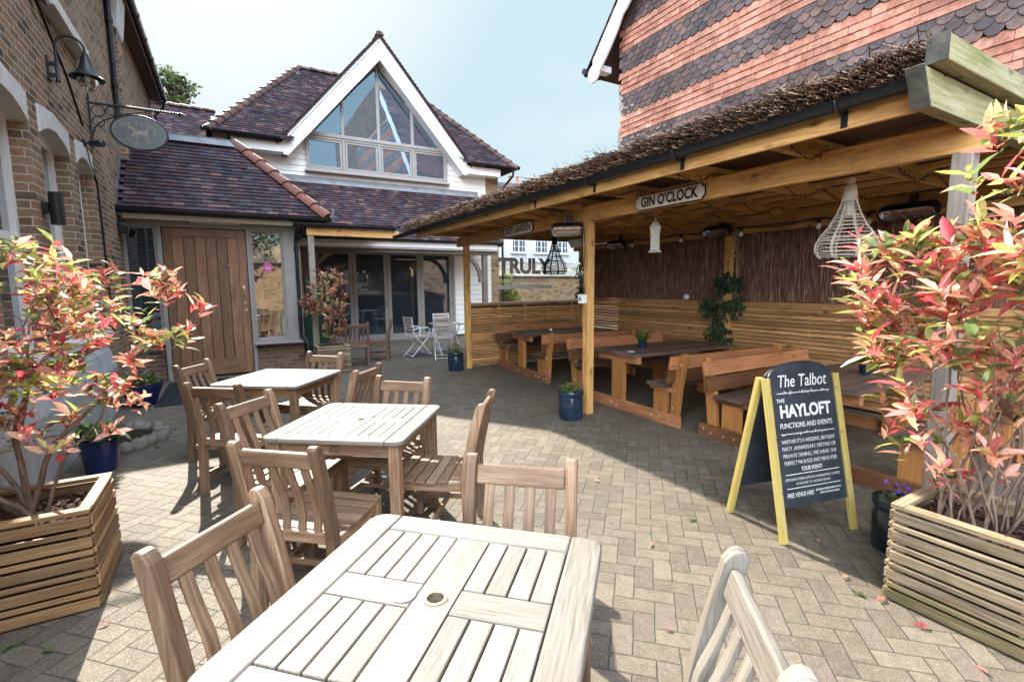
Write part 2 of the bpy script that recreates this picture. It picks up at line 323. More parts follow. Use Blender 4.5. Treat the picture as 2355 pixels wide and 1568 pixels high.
M['sign_cream'] = plain('cream_enamel', (0.82, 0.76, 0.68), 0.45, 0.4, var=0.12, scale=14)
M['sign_black'] = plain('black_enamel', (0.012, 0.012, 0.013), 0.4, 0.5, var=0.3, scale=14)
M['sign_slate'] = plain('slate_sign_paint', (0.14, 0.16, 0.162), 0.3, 0.5, var=0.2, scale=9)
M['sign_rim'] = plain('dark_sign_rim', (0.022, 0.022, 0.028), 0.4, 0.5, var=0.25, scale=9)
M['gilt'] = plain('dull_gilt', (0.27, 0.255, 0.20), 0.5, 0.4, var=0.25, scale=20)
M['grey_print'] = vinyl('grey_vinyl', (0.58, 0.58, 0.59))
M['pale_print'] = vinyl('pale_vinyl', (0.85, 0.86, 0.87))
M['pink'] = plain('pink_sticker', (0.60, 0.10, 0.33), 0.5, 0.3, var=0.08, scale=40)
M['steel'] = plain('brushed_steel', (0.62, 0.62, 0.63), 0.25, 0.5, 1.0, var=0.05, scale=9)
M['bolt'] = plain('zinc_bolt', (0.55, 0.55, 0.56), 0.3, 0.5, 0.9, var=0.1, scale=30)
M['brass'] = plain('tarnished_brass', (0.22, 0.175, 0.11), 0.5, 0.5, 0.6, var=0.3, scale=30)
M['blue_glaze'] = plain('blue_glaze', (0.013, 0.030, 0.056), 0.14, 0.6, var=0.5, scale=5)
M['cobalt'] = plain('cobalt_glaze', (0.010, 0.018, 0.085), 0.14, 0.6, var=0.4, scale=5)
M['dark_glaze'] = plain('dark_teal_glaze', (0.008, 0.020, 0.030), 0.16, 0.6, var=0.5, scale=6)
M['bark_chip'] = plain('bark_mulch', (0.060, 0.034, 0.024), 0.9, 0.2, var=0.6, scale=25, bump=0.8)
M['soil'] = plain('potting_soil', (0.026, 0.019, 0.014), 0.95, 0.1, var=0.5, scale=30, bump=0.8)
M['stem'] = plain('shrub_bark', (0.155, 0.105, 0.078), 0.7, 0.3, var=0.35, scale=22, bump=0.5)
M['trunk'] = plain('tree_bark', (0.08, 0.06, 0.045), 0.9, 0.2, var=0.4, scale=10, bump=0.8)
M['leaf'] = leafmat('photinia_leaf', 0.2, 0.58, 0.8)
M['ridge_shaded'] = tiles('shaded_ridge_tile', [(0, (0.0620, 0.0330, 0.0298)), (0.5, (0.0930, 0.0450, 0.0372)), (1, (0.0682, 0.0450, 0.0409))], 0.65, 0.3, 0.6)  # darker ridge tile: the backlit shade is put into its colour
M['end_grain'] = plain('dark_end_grain', (0.085, 0.085, 0.070), 0.85, 0.2, var=0.5, scale=14, bump=0.5)
M['ivy'] = leafmat('silk_ficus_leaf', 0.45, 0.25, 0.4)
M['foliage'] = leafmat('tree_foliage', 0.5, 0.35, 0.3)
M['petal'] = leafmat('petal', 0.6, 0.35, 0.2)
M['wicker'] = plain('whitewashed_wicker', (0.62, 0.57, 0.48), 0.7, 0.3, var=0.2, scale=40)
M['wire'] = plain('dark_wire', (0.018, 0.015, 0.013), 0.5, 0.4, var=0.3, scale=40)
M['lantern'] = plain('cream_lantern_metal', (0.66, 0.62, 0.53), 0.55, 0.4, var=0.15, scale=24, bump=0.2)
M['lantern_glass'] = plain('frosted_lantern_glass', (0.62, 0.62, 0.58), 0.4, 0.4, var=0.08, scale=30)
M['bulb'] = plain('white_bulb', (0.82, 0.82, 0.80), 0.25, 0.5, var=0.03, scale=9)
M['white_plastic'] = plain('white_plastic', (0.74, 0.73, 0.69), 0.4, 0.5, var=0.06, scale=12)
M['reflector'] = plain('heater_reflector', (0.70, 0.70, 0.71), 0.22, 0.5, 1.0, var=0.06, scale=20)
M['element'] = plain('heater_tube', (0.42, 0.07, 0.04), 0.3, 0.5, var=0.1, scale=20)
M['pane'] = glass_dark('window_glass', (0.010, 0.018, 0.030), 1.75, 0.14, tint=(0.70, 0.86, 1.0))
M['pane_sky'] = glass_dark('gable_window_glass', (0.012, 0.018, 0.026), 1.8, 0.40, tint=(0.62, 0.82, 1.0))
M['pane_side'] = glass_dark('sidelight_glass', (0.03, 0.03, 0.03), 1.8, 0.24)
M['globe'] = clear_glass('lamp_globe_glass', (0.72, 0.74, 0.70), 0.14)
M['clear'] = clear_glass('clear_screen', (0.97, 0.985, 0.98), 0.0)
M['poly'] = clear_glass('corrugated_plastic', (0.62, 0.66, 0.68), 0.03)
M['mat'] = plain('rubber_mat', (0.022, 0.026, 0.032), 0.8, 0.3, var=0.3, scale=40, bump=0.5)
M['iron_cover'] = plain('cast_iron_cover', (0.05, 0.055, 0.06), 0.55, 0.4, 0.3, var=0.3, scale=20, bump=0.5)
M['pebble'] = plain('kerb_stone', (0.17, 0.145, 0.125), 0.85, 0.2, var=0.35, scale=9, bump=0.7)
M['white_metal'] = plain('white_powder_coat', (0.66, 0.67, 0.68), 0.4, 0.5, var=0.06, scale=9)
M['slat_pale'] = wood('pale_chair_slat', (0.30, 0.25, 0.21), (0.42, 0.36, 0.31), (0.52, 0.47, 0.42), 0.6, 0.3, 1.0, rndk=0.3)
M['reed_twig'] = tiles('brushwood', [(0, (0.035, 0.018, 0.010)), (0.4, (0.105, 0.052, 0.027)), (0.78, (0.22, 0.12, 0.062)), (1, (0.58, 0.45, 0.32))], 0.6, 0.4)
M['terracotta'] = plain('terracotta', (0.33, 0.13, 0.075), 0.8, 0.2, var=0.2, scale=9)
M['green_bin'] = plain('dark_green_plastic', (0.012, 0.05, 0.035), 0.45, 0.4, var=0.15, scale=9)
M['light_tile'] = tiles('pale_lichened_tile', [(0, (0.22, 0.20, 0.17)), (0.5, (0.30, 0.28, 0.25)), (1, (0.38, 0.36, 0.33))], 0.75, 0.3, 0.3)
def reed_mat():
    t = NT('brushwood_screen'); v = t.obj()
    n = t.noise(t.mapping(v, (60, 60, 1.6)), 2.2, 4, 0.6)
    n2 = t.noise(t.mapping(v, (95, 95, 2.4), loc=(3, 1, 5)), 1.6, 2, 0.5)
    c = t.ramp(n, [(0.34, (0.08, 0.036, 0.027)), (0.5, (0.20, 0.092, 0.066)), (0.68, (0.31, 0.155, 0.105))])
    c = t.mix(t.ramp(n2, [(0.60, (0, 0, 0)), (0.70, (0.9,) * 3)]), c, (0.85, 0.74, 0.60))
    return t.done(t.bsdf(c, 0.8, 0.2, 0, t.bump(n, 1.0, 0.02)))
M['reed'] = reed_mat()

# ---------------------------------------------------------------- things, parts, mesh builder
OFF = {}
def thing(name, label, cat, loc=(0, 0, 0), rotz=0.0, group=None):
    o = bpy.data.objects.new(name, None); COL.objects.link(o)
    o.location = loc; o.rotation_euler = (0, 0, rotz); o.empty_display_size = 0.1
    o['label'] = label; o['category'] = cat
    if group: o['group'] = group
    OFF[o] = Vector(loc) if rotz == 0 else None
    return o
def tag(o, label, cat, group=None):
    o['label'] = label; o['category'] = cat
    if group: o['group'] = group
    return o
def copy_tree(o, parent=None):
    c = o.copy(); COL.objects.link(c)
    if parent: c.parent = parent
    for ch in o.children: copy_tree(ch, c)
    return c
def relabel(o, label, group=None):
    o['label'] = label
    if group: o['group'] = group
    return o

class MB:
    def __init__(s): s.v = []; s.f = []; s.uv = []; s.rn = []; s.sm = []; s.col = []
    def face(s, pts, uvs=None, rn=None, sm=False, col=None):
        b = len(s.v); s.v += [tuple(p) for p in pts]; s.f.append(tuple(range(b, b + len(pts))))
        s.uv += (uvs or [(p[0] + p[1], p[2]) for p in pts]); s.rn.append(random.random() if rn is None else rn); s.sm.append(sm); s.col.append(col or (1, 1, 1))
    def idx(s, vs, fs, uvf=None, rn=None, sm=False, col=None):
        b = len(s.v); s.v += [tuple(p) for p in vs]; rn = random.random() if rn is None else rn
        for f in fs:
            s.f.append(tuple(b + i for i in f))
            s.uv += [uvf(vs[i]) if uvf else (vs[i][0] + vs[i][1], vs[i][2]) for i in f]
            s.rn.append(rn); s.sm.append(sm); s.col.append(col or (1, 1, 1))
    def obox(s, c, ax, size, rn=None):
        """oriented box: centre, 3 unit axes, 3 sizes; grain along the longest"""
        c = Vector(c); a = [Vector(x) for x in ax]; h = [x / 2 for x in size]
        rn = random.random() if rn is None else rn
        L = max(range(3), key=lambda k: size[k]); ou, ov = random.random() * 40, random.random() * 40
        for k in range(3):
            i, j = (k + 1) % 3, (k + 2) % 3
            for sg in (-1, 1):
                loc = [(-1, -1), (1, -1), (1, 1), (-1, 1)]
                if sg < 0: loc = loc[::-1]
                pts = [c + a[k] * h[k] * sg + a[i] * h[i] * p + a[j] * h[j] * q for p, q in loc]
                if k == L: u = [(ou + p * h[i] * 0.2, ov + q * h[j]) for p, q in loc]
                elif i == L: u = [(ou + p * h[i], ov + q * h[j] + k) for p, q in loc]
                else: u = [(ou + q * h[j], ov + p * h[i] + k) for p, q in loc]
                s.face(pts, u, rn)
    def box(s, lo, hi, rn=None):
        c = [(lo[i] + hi[i]) / 2 for i in range(3)]
        s.obox(c, ((1, 0, 0), (0, 1, 0), (0, 0, 1)), [abs(hi[i] - lo[i]) for i in range(3)], rn)
    def bar(s, p0, p1, w, h, up=(0, 0, 1), rn=None):
        p0, p1 = Vector(p0), Vector(p1); d = p1 - p0; l = d.length; d.normalize()
        sd = d.cross(Vector(up))
        if sd.length < 1e-4: sd = d.cross(Vector((1, 0, 0)))
        sd.normalize(); u = sd.cross(d)
        s.obox((p0 + p1) / 2, (d, sd, u), (l, w, h), rn)
    def prism(s, poly, org, xa, ya, depth, rn=None, along='y', sm=False):
        """polygon in (xa,ya) from org, extruded both ways by depth/2 along xa x ya"""
        org, xa, ya = Vector(org), Vector(xa), Vector(ya); n = xa.cross(ya).normalized()
        ou, ov = random.random() * 40, random.random() * 40; rn = random.random() if rn is None else rn
        def U(p): return (ou + p[1], ov + p[0]) if along == 'y' else (ou + p[0], ov + p[1])
        P = [org + xa * p[0] + ya * p[1] for p in poly]; k = len(P)
        s.face([p + n * depth / 2 for p in P], [U(p) for p in poly], rn)
        s.face([p - n * depth / 2 for p in P[::-1]], [U(p) for p in poly[::-1]], rn)
        for i in range(k):
            j = (i + 1) % k
            q = [P[i] - n * depth / 2, P[j] - n * depth / 2, P[j] + n * depth / 2, P[i] + n * depth / 2]
            a, b = U(poly[i]), U(poly[j])
            if abs(poly[i][1] - poly[j][1]) + abs(poly[i][0] - poly[j][0]) > 0: a, b = (a[0], ov + 3), (b[0], ov + 3)
            s.face(q, [a, b, (b[0], b[1] + depth), (a[0], a[1] + depth)], rn, sm)
    def tube(s, pts, r, n=8, rn=None, caps=True, col=None):
        pts = [Vector(p) for p in pts]; rs = r if isinstance(r, (list, tuple)) else [r] * len(pts)
        rn = random.random() if rn is None else rn
        vs = []; prev = None; ou = random.random() * 20; acc = 0
        lens = []
        for i, p in enumerate(pts):
            d = (pts[min(i + 1, len(pts) - 1)] - pts[max(i - 1, 0)])
            if d.length < 1e-9: d = Vector((0, 0, 1))
            d.normalize()
            a = prev if prev is not None else (Vector((0, 0, 1)) if abs(d.z) < 0.9 else Vector((1, 0, 0)))
            a = (a - d * a.dot(d))
            if a.length < 1e-6: a = d.orthogonal()
            a.normalize(); b = d.cross(a); prev = a
            if i: acc += (p - pts[i - 1]).length
            lens.append(acc)
            for k in range(n):
                t = 2 * math.pi * k / n; vs.append(p + (a * math.cos(t) + b * math.sin(t)) * rs[i])
        base = len(s.v); s.v += [tuple(x) for x in vs]
        for i in range(len(pts) - 1):
            for k in range(n):
                k2 = (k + 1) % n
                s.f.append((base + i * n + k, base + i * n + k2, base + (i + 1) * n + k2, base + (i + 1) * n + k))
                v0, v1 = k / n * 0.2, (k + 1) / n * 0.2
                s.uv += [(ou + lens[i], v0), (ou + lens[i], v1), (ou + lens[i + 1], v1), (ou + lens[i + 1], v0)]
                s.rn.append(rn); s.sm.append(True); s.col.append(col or (1, 1, 1))
        if caps and n > 2:
            for e, rev in ((0, True), (len(pts) - 1, False)):
                r_ = [base + e * n + k for k in range(n)]
                s.f.append(tuple(r_[::-1] if rev else r_)); s.uv += [(0, 0)] * n; s.rn.append(rn); s.sm.append(False); s.col.append(col or (1, 1, 1))
    def lathe(s, prof, n=24, org=(0, 0, 0), axis=None, rn=None, sm=True):
        org = Vector(org); rn = random.random() if rn is None else rn
        ax = Vector(axis or (0, 0, 1)).normalized(); a = ax.orthogonal().normalized(); b = ax.cross(a)
        base = len(s.v)
        for r, z in prof:
            for k in range(n):
                t = 2 * math.pi * k / n; s.v.append(tuple(org + ax * z + (a * math.cos(t) + b * math.sin(t)) * max(r, 1e-4)))
        for i in range(len(prof) - 1):
            for k in range(n):
                k2 = (k + 1) % n
                s.f.append((base + i * n + k, base + i * n + k2, base + (i + 1) * n + k2, base + (i + 1) * n + k))
                s.uv += [(k / n, prof[i][1]), ((k + 1) / n, prof[i][1]), ((k + 1) / n, prof[i + 1][1]), (k / n, prof[i + 1][1])]
                s.rn.append(rn); s.sm.append(sm); s.col.append((1, 1, 1))
    def build(s, name, mat, parent=None, world=False, bevel=0.0, seg=2, sharp=38):
        me = bpy.data.meshes.new(name)
        v = s.v
        if world and parent is not None:
            o_ = OFF[parent]; v = [(p[0] - o_.x, p[1] - o_.y, p[2] - o_.z) for p in v]
        me.from_pydata(v, [], s.f)
        uvl = me.uv_layers.new(name='UVMap')
        fl = [0.0] * (2 * len(s.uv))
        for i, (a, b) in enumerate(s.uv): fl[2 * i] = a; fl[2 * i + 1] = b
        uvl.data.foreach_set('uv', fl)
        at = me.attributes.new('rnd', 'FLOAT', 'FACE'); at.data.foreach_set('value', s.rn)
        if any(c != (1, 1, 1) for c in s.col):
            ac = me.attributes.new('col', 'FLOAT_COLOR', 'FACE')
            ac.data.foreach_set('color', [x for c in s.col for x in (c[0], c[1], c[2], 1.0)])
        me.polygons.foreach_set('use_smooth', s.sm)
        if bevel or any(s.sm):
            bm = bmesh.new(); bm.from_mesh(me); bmesh.ops.remove_doubles(bm, verts=bm.verts, dist=1e-5); bm.to_mesh(me); bm.free()
        if any(s.sm): me.set_sharp_from_angle(angle=R(sharp))
        me.update()
        me.materials.append(mat)
        o = bpy.data.objects.new(name, me); COL.objects.link(o)
        if parent is not None: o.parent = parent; OFF[o] = OFF[parent]
        else: OFF[o] = Vector((0, 0, 0))
        if bevel:
            b = o.modifiers.new('bevel', 'BEVEL'); b.width = bevel; b.segments = seg; b.limit_method = 'ANGLE'; b.angle_limit = R(40)
        return o
def rootmesh(o, loc):
    """give a one-mesh thing its origin at loc (mesh was built in world coordinates)"""
    l = Vector(loc)
    o.data.transform(Matrix.Translation(-l)); o.location = l; return o

def text_mesh(body, size, mat, name='lettering', parent=None, org=(0, 0, 0), xa=(1, 0, 0), ya=(0, 1, 0), align='CENTER', bold=0.0, shear=0.0, width=1.0, depth=0.001, spacing=1.0, world=False, boxw=None):
    cu = bpy.data.curves.new(name, 'FONT'); cu.body = body; cu.size = size; cu.align_x = align; cu.align_y = 'CENTER'
    cu.offset = bold; cu.shear = shear; cu.extrude = depth; cu.space_character = spacing; cu.resolution_u = 4
    to = bpy.data.objects.new(name + '_tmp', cu); COL.objects.link(to)
    bpy.context.view_layer.update()
    me = bpy.data.meshes.new_from_object(to.evaluated_get(bpy.context.evaluated_depsgraph_get()))
    bpy.data.objects.remove(to); bpy.data.curves.remove(cu)
    xs = [v.co.x for v in me.vertices]
    k = width
    if boxw and xs: k = boxw / (max(xs) - min(xs))
    xa, ya, org = Vector(xa).normalized(), Vector(ya).normalized(), Vector(org); na = xa.cross(ya)
    for v in me.vertices: v.co = org + xa * v.co.x * k + ya * v.co.y + na * v.co.z
    if world and parent is not None:
        for v in me.vertices: v.co -= OFF[parent]
    me.name = name; me.materials.clear(); me.materials.append(mat)
    o = bpy.data.objects.new(name, me); COL.objects.link(o)
    if parent is not None: o.parent = parent
    return o

def tile_field(mb, org, ua, va, na, inside, umin, umax, vmax, tw=0.165, ex=0.10, th=0.014, lift=0.022, scallop=None, length=None, jit=0.003, vmin=0.0):
    """courses of single tiles on a plane; inside(u,v) keeps a tile; scallop(row) -> rounded lower edge"""
    org, ua, va, na = Vector(org), Vector(ua), Vector(va), Vector(na)
    length = length or ex * 1.25
    rows = int((vmax - vmin) / ex) + 1
    for r in range(rows):
        v0 = vmin + r * ex; off = (r % 2) * tw / 2
        sc = scallop(r) if scallop else False
        k = int((umax - umin) / tw) + 2
        for c in range(-1, k):
            u = umin + off + c * tw + random.uniform(-jit, jit)
            if not inside(u + tw / 2, v0 + ex / 2): continue
            g = 0.003; u0, u1 = u + g / 2, u + tw - g / 2
            vv = v0 + random.uniform(-jit, jit); l = lift + random.uniform(-0.3, 0.3) * th
            if sc:
                rr = (u1 - u0) / 2; uc = (u0 + u1) / 2
                low = [(uc + rr * math.cos(math.pi + math.pi * q / 6), vv + rr * 0.95 + rr * 0.95 * math.sin(math.pi + math.pi * q / 6)) for q in range(7)]
                lowl = [l - (p[1] - vv) / length * l for p in low]
            else:
                low = [(u0, vv), (u1, vv)]; lowl = [l, l]
            top = [(u1, vv + length), (u0, vv + length)]
            pts = low + top; hs = lowl + [0.002, 0.002]
            P = [org + ua * p[0] + va * p[1] + na * h for p, h in zip(pts, hs)]
            B = [org + ua * p[0] + va * p[1] + na * (h - th) for p, h in zip(pts, hs)]
            rn = random.random()
            mb.face(P, [(p[0], p[1]) for p in pts], rn)
            for i in range(len(low) - 1): mb.face([B[i], B[i + 1], P[i + 1], P[i]], None, rn)
            n = len(low) - 1
            mb.face([P[0], P[-1], B[-1], B[0]], None, rn); mb.face([P[n + 1], P[n], B[n], B[n + 1]], None, rn)

def leaf(mb, base, d, up, ln, wd, col, fold=0.25, curl=0.15):
    d = Vector(d).normalized(); s_ = d.cross(Vector(up))
    if s_.length < 1e-4: s_ = d.orthogonal()
    s_.normalize(); n = s_.cross(d); b = Vector(base)
    def P(t, w, h): return b + d * (ln * t) + s_ * (wd * w) + n * (ln * h)
    c0 = b; t1, t2 = 0.38, 0.72
    m1 = P(t1, 0, -0.02 - curl * .3); m2 = P(t2, 0, -curl * 0.7); tp = P(1, 0, -curl * 1.3)
    e = fold * wd / ln
    l1 = P(t1, -.5, e * .5 - curl * .3); r1 = P(t1, .5, e * .5 - curl * .3); l2 = P(t2, -.36, e * .36 - curl * .7); r2 = P(t2, .36, e * .36 - curl * .7)
    vs = [c0, l1, m1, r1, l2, m2, r2, tp]
    mb.idx(vs, [(0, 2, 1), (0, 3, 2), (1, 2, 5, 4), (2, 3, 6, 5), (4, 5, 7), (5, 6, 7)], sm=True, col=col)
def rnd_dir():
    while True:
        v = Vector((random.uniform(-1, 1), random.uniform(-1, 1), random.uniform(-1, 1)))
        if 0.05 < v.length < 1: return v.normalized()
# ================================================================ ground
g = MB(); g.face([(-200, -200, 0), (200, -200, 0), (200, 200, 0), (-200, 200, 0)])
gr = g.build('ground', M['paving']); gr['kind'] = 'structure'

X3, Y3, Z3 = Vector((1, 0, 0)), Vector((0, 1, 0)), Vector((0, 0, 1))

def hip_tiles(mb, p0, p1, r=0.11, step=0.32, n=8):
    """half-round tiles overlapping along a hip or ridge, first one at p0 (the low end)"""
    p0, p1 = Vector(p0), Vector(p1); d = (p1 - p0); L_ = d.length; d.normalize()
    sd = d.cross(Z3).normalized(); up = sd.cross(d)
    k = max(1, int(L_ / step))
    for i in range(k):
        a = p0 + d * (L_ * i / k); b = p0 + d * (L_ * (i + 1) / k + 0.03)
        rn = random.random(); ra, rb = r * random.uniform(1.05, 1.15), r * 0.93
        vs = []
        for (p, q, z) in ((a, ra, 0.012), (b, rb, -0.004)):
            for j in range(n + 1):
                t = math.pi * j / n
                vs.append(p + sd * (q * math.cos(t)) + up * (q * math.sin(t) * 0.85 + z - 0.03))
        f = [(j, j + 1, n + 2 + j, n + 1 + j) for j in range(n)]
        mb.idx(vs, f, rn=rn, sm=True)
        # front lip thickness
        lip = [p for p in vs[:n + 1]]; c = a + up * -0.03
        mb.idx([c] + lip, [(0, j + 2, j + 1) for j in range(n)], rn=rn)

def gutter(mb, p0, p1, r=0.056, n=8):
    """open half-round gutter with thickness, hanging below the line p0-p1"""
    p0, p1 = Vector(p0), Vector(p1); d = (p1 - p0).normalized(); sd = d.cross(Z3).normalized()
    for rr, flip in ((r, 0), (r - 0.005, 1)):
        vs = []
        for p in (p0, p1):
            for j in range(n + 1):
                t = math.pi * j / n; vs.append(p + sd * (rr * math.cos(t)) - Z3 * (rr * math.sin(t)))
        f = [(j, n + 1 + j, n + 2 + j, j + 1) for j in range(n)]
        if flip: f = [x[::-1] for x in f]
        mb.idx(vs, f, sm=True, rn=0.5)
    for p, e in ((p0, -1), (p1, 1)):
        ring = [p + sd * (r * math.cos(math.pi * j / n)) - Z3 * (r * math.sin(math.pi * j / n)) for j in range(n + 1)]
        mb.face(ring if e > 0 else ring[::-1], rn=0.5)
    for s_ in (-1, 1):  # rolled lips
        mb.tube([p0 + sd * r * s_, p1 + sd * r * s_], 0.007, 6, rn=0.5)

def weatherboards(mb, y, z0, z1, spans, ex=0.155, th=0.022):
    """lapped boards facing -Y on plane y; spans(z) -> list of (x0, x1)"""
    k = int(round((z1 - z0) / ex)); ex = (z1 - z0) / k
    for i in range(k):
        za = z0 + i * ex; zb = za + ex
        for x0, x1 in spans((za + zb) / 2):
            rn = random.random(); o = random.uniform(0, 9)
            q = [(y - th, za), (y - 0.004, zb + 0.0), (y + 0.03, zb), (y + 0.03, za)]
            A = [(x0, a, b) for a, b in q]; B = [(x1, a, b) for a, b in q]
            mb.face([A[0], B[0], B[1], A[1]], [(x0 + o, 0), (x1 + o, 0), (x1 + o, ex), (x0 + o, ex)], rn)
            mb.face([A[3], B[3], B[0], A[0]], None, rn)
            mb.face([A[0], A[1], A[2], A[3]], None, rn); mb.face([B[3], B[2], B[1], B[0]], None, rn)

def frame_rect(mb, x0, x1, z0, z1, y0, y1, w=0.05):
    """rectangular frame in an XZ plane between y0 and y1"""
    mb.box((x0, y0, z0), (x0 + w, y1, z1)); mb.box((x1 - w, y0, z0), (x1, y1, z1))
    mb.box((x0 + w, y0, z0), (x1 - w, y1, z0 + w)); mb.box((x0 + w, y0, z1 - w), (x1 - w, y1, z1))
def pane_rect(x0, x1, z0, z1, y, parent, mat, name='pane'):
    p = MB(); p.box((x0, y, z0), (x1, y + 0.012, z1)); return p.build(name, mat, parent, True)

# ================================================================ gabled tavern house
H = thing('gabled_house', 'white boarded house with a steep white gable, large triangular window and tiled roofs', 'house', (4.0, 14.2, 0))
WY = 14.2
def gz(x): return 8.16 - 1.155 * abs(x - 3.94)            # outer line of the gable boards
wb = MB()
def sp_up(z):
    if z < 4.66: return [(-0.1, 7.29)]
    if z < 5.64: return [(-0.1, 2.0), (5.95, 7.29)]
    hw = (7.66 - z) / 1.03 + 0.02
    lim = (gz(0) - z); w2 = (8.0 - z) / 1.155
    return [(max(1.2, 3.94 - w2), 3.94 - hw - 0.05), (3.94 + hw + 0.05, min(6.8, 3.94 + w2))] if z < 7.5 else []
weatherboards(wb, WY, 4.30, 5.70, sp_up)
weatherboards(wb, WY, 5.70, 7.6, lambda z: sp_up(z))
weatherboards(wb, WY, 0.05, 2.72, lambda z: [(6.16, 7.45)] + ([(1.30, 1.98)]))
wb.build('weatherboard_wall', M['white_board'], H, True)
bx = MB()
bx.box((-0.1, 14.28, 0), (1.9, 20.3, 5.2)); bx.box((1.9, 14.75, 0), (6.16, 20.3, 5.2)); bx.box((6.16, 14.28, 0), (7.72, 20.3, 5.2))
bx.box((1.9, 14.28, 2.74), (6.16, 14.75, 5.2))
bx.box((7.31, 14.19, 4.3), (7.74, 14.28, 5.0)); bx.box((7.46, 14.19, 0), (7.74, 14.28, 4.3))
bx.build('brick_wall', M['brick_yel'], H, True)
# floor slab and dim room behind the folding doors is closed by the wall behind the glass
# --- gable window
gw = MB()
gw.box((1.98, 14.10, 5.56), (5.97, 14.20, 5.65))                       # transom
fw = 0.055
xs = [1.99, 2.955, 3.93, 4.91, 5.96]
gw.box((1.99, 14.12, 4.66), (5.96, 14.20, 4.74)); gw.box((1.99, 14.12, 5.50), (5.96, 14.20, 5.56))
for i, x in enumerate(xs):
    a = x - (0.035 if 0 < i < 4 else (0.0 if i == 0 else 0.07)); gw.box((a, 14.12, 4.74), (a + 0.07, 14.20, 5.50))
for x in xs[1:4]:
    top = 7.60 - 1.03 * abs(x - 3.94) + 0.02
    gw.box((x - 0.035, 14.125, 5.65), (x + 0.035, 14.20, top))
for sgn in (-1, 1):
    A = Vector((3.94 + sgn * 1.95, 14.165, 5.65)); B = Vector((3.94, 14.165, 7.66))
    gw.bar(A, B, 0.08, 0.10, (0, 1, 0))
gwin = gw.build('gable_window', M['grey_frame'], H, True, 0.006)
sl_ = MB(); sl_.box((1.93, 14.02, 4.615), (6.02, 14.2, 4.66)); sl_.build('sill', M['grey_frame'], gwin, True, 0.006)
for i in range(4):
    ca = MB(); x0, x1 = xs[i] + 0.045, xs[i + 1] - 0.045
    frame_rect(ca, x0, x1, 4.75, 5.49, 14.135, 14.185, 0.05); ca.build('casement', M['grey_frame'], gwin, True, 0.004)
    pane_rect(x0 + 0.05, x1 - 0.05, 4.80, 5.44, 14.165, gwin, M['pane_sky'])
def tz(x): return 7.56 - 1.03 * abs(x - 3.94)
for i in range(4):
    x0, x1 = xs[i] + 0.03, xs[i + 1] - 0.03; z0 = 5.66
    if i == 0: poly = [(2.09, z0), (x1, z0), (x1, tz(x1))]
    elif i == 3: poly = [(x0, z0), (5.79, z0), (x0, tz(x0))]
    else: poly = [(x0, z0), (x1, z0), (x1, tz(x1)), (x0, tz(x0))]
    p = MB(); p.prism(poly, (0, 14.172, 0), (1, 0, 0), (0, 0, 1), 0.012); p.build('pane', M['pane_sky'], gwin, True)
# --- gable barge boards, soffit, slopes
bb = MB()
for s_ in (-1, 1):
    foot = 2.55
    q = [(0, 8.22), (s_ * foot, 8.22 - 1.165 * foot), (s_ * (foot - 0.02), 4.90), (s_ * (foot - 0.14), 4.90), (0, 7.66)]
    q = [(3.94 + a, b) for a, b in q]
    if s_ < 0: q = q[::-1]
    bb.prism(q[::-1], (0, 13.80, 0), (1, 0, 0), (0, 0, 1), 0.04, along='x')
barge = bb.build('bargeboard', M['white_trim'], H, True)
rl = MB()
for s_ in (-1, 1):
    rl.bar((3.94, 13.772, 8.15), (3.94 + s_ * 2.53, 13.772, 8.15 - 1.165 * 2.53), 0.02, 0.05, (0, 1, 0))
rl.build('moulding', M['white_trim'], barge, True, 0.004)
so = MB()
for s_ in (-1, 1):
    so.prism([(3.94, 7.70), (3.94 + s_ * 2.42, 7.70 - 1.155 * 2.42), (3.94 + s_ * 2.42, 7.76 - 1.155 * 2.42), (3.94, 7.76)][::(1 if s_ > 0 else -1)], (0, 14.02, 0), (1, 0, 0), (0, 0, 1), 0.40)
so.build('soffit', M['white_trim'], H, True)
gs = MB()
for s_ in (-1, 1):
    a, b = 3.94, 3.94 + s_ * 2.66
    za, zb = 8.29, 8.29 - 1.165 * 2.66
    y0 = 13.74
    yb = 17.0
    pts = [(a, y0, za), (b, y0, zb), (b, 13.85, zb), (a, yb, za)]
    low = [(p[0], p[1], p[2] - 0.07) for p in pts]
    if s_ > 0: pts = pts; 
    for q in (pts, low[::-1], [pts[0], low[0], low[1], pts[1]], [pts[1], low[1], low[2], pts[2]]):
        gs.face(q if s_ < 0 else q[::-1], rn=0.4)
    n = int(2.66 * 1.535 / 0.105)
    for i in range(n):                                   # verge tiles, edge on
        t0 = i / n; t1 = (i + 1.12) / n
        p0 = Vector((a + (b - a) * t0, 13.79, za + (zb - za) * t0 + 0.004)); p1 = Vector((a + (b - a) * t1, 13.79, za + (zb - za) * t1 + 0.028))
        gs.bar(p0, p1, 0.17, 0.02, (0, 1, 0)) if False else gs.obox((p0 + p1) / 2, ((p1 - p0).normalized(), (0, 1, 0), (p1 - p0).normalized().cross(Vector((0, 1, 0)))), ((p1 - p0).length, 0.16, 0.018))
gs.build('gable_roof', M['roof_tile'], H, True)
rg = MB(); hip_tiles(rg, (3.94, 13.72, 8.29), (3.94, 17.0, 8.29), 0.11); rg.build('ridge_tiles', M['ridge_shaded'], H, True)
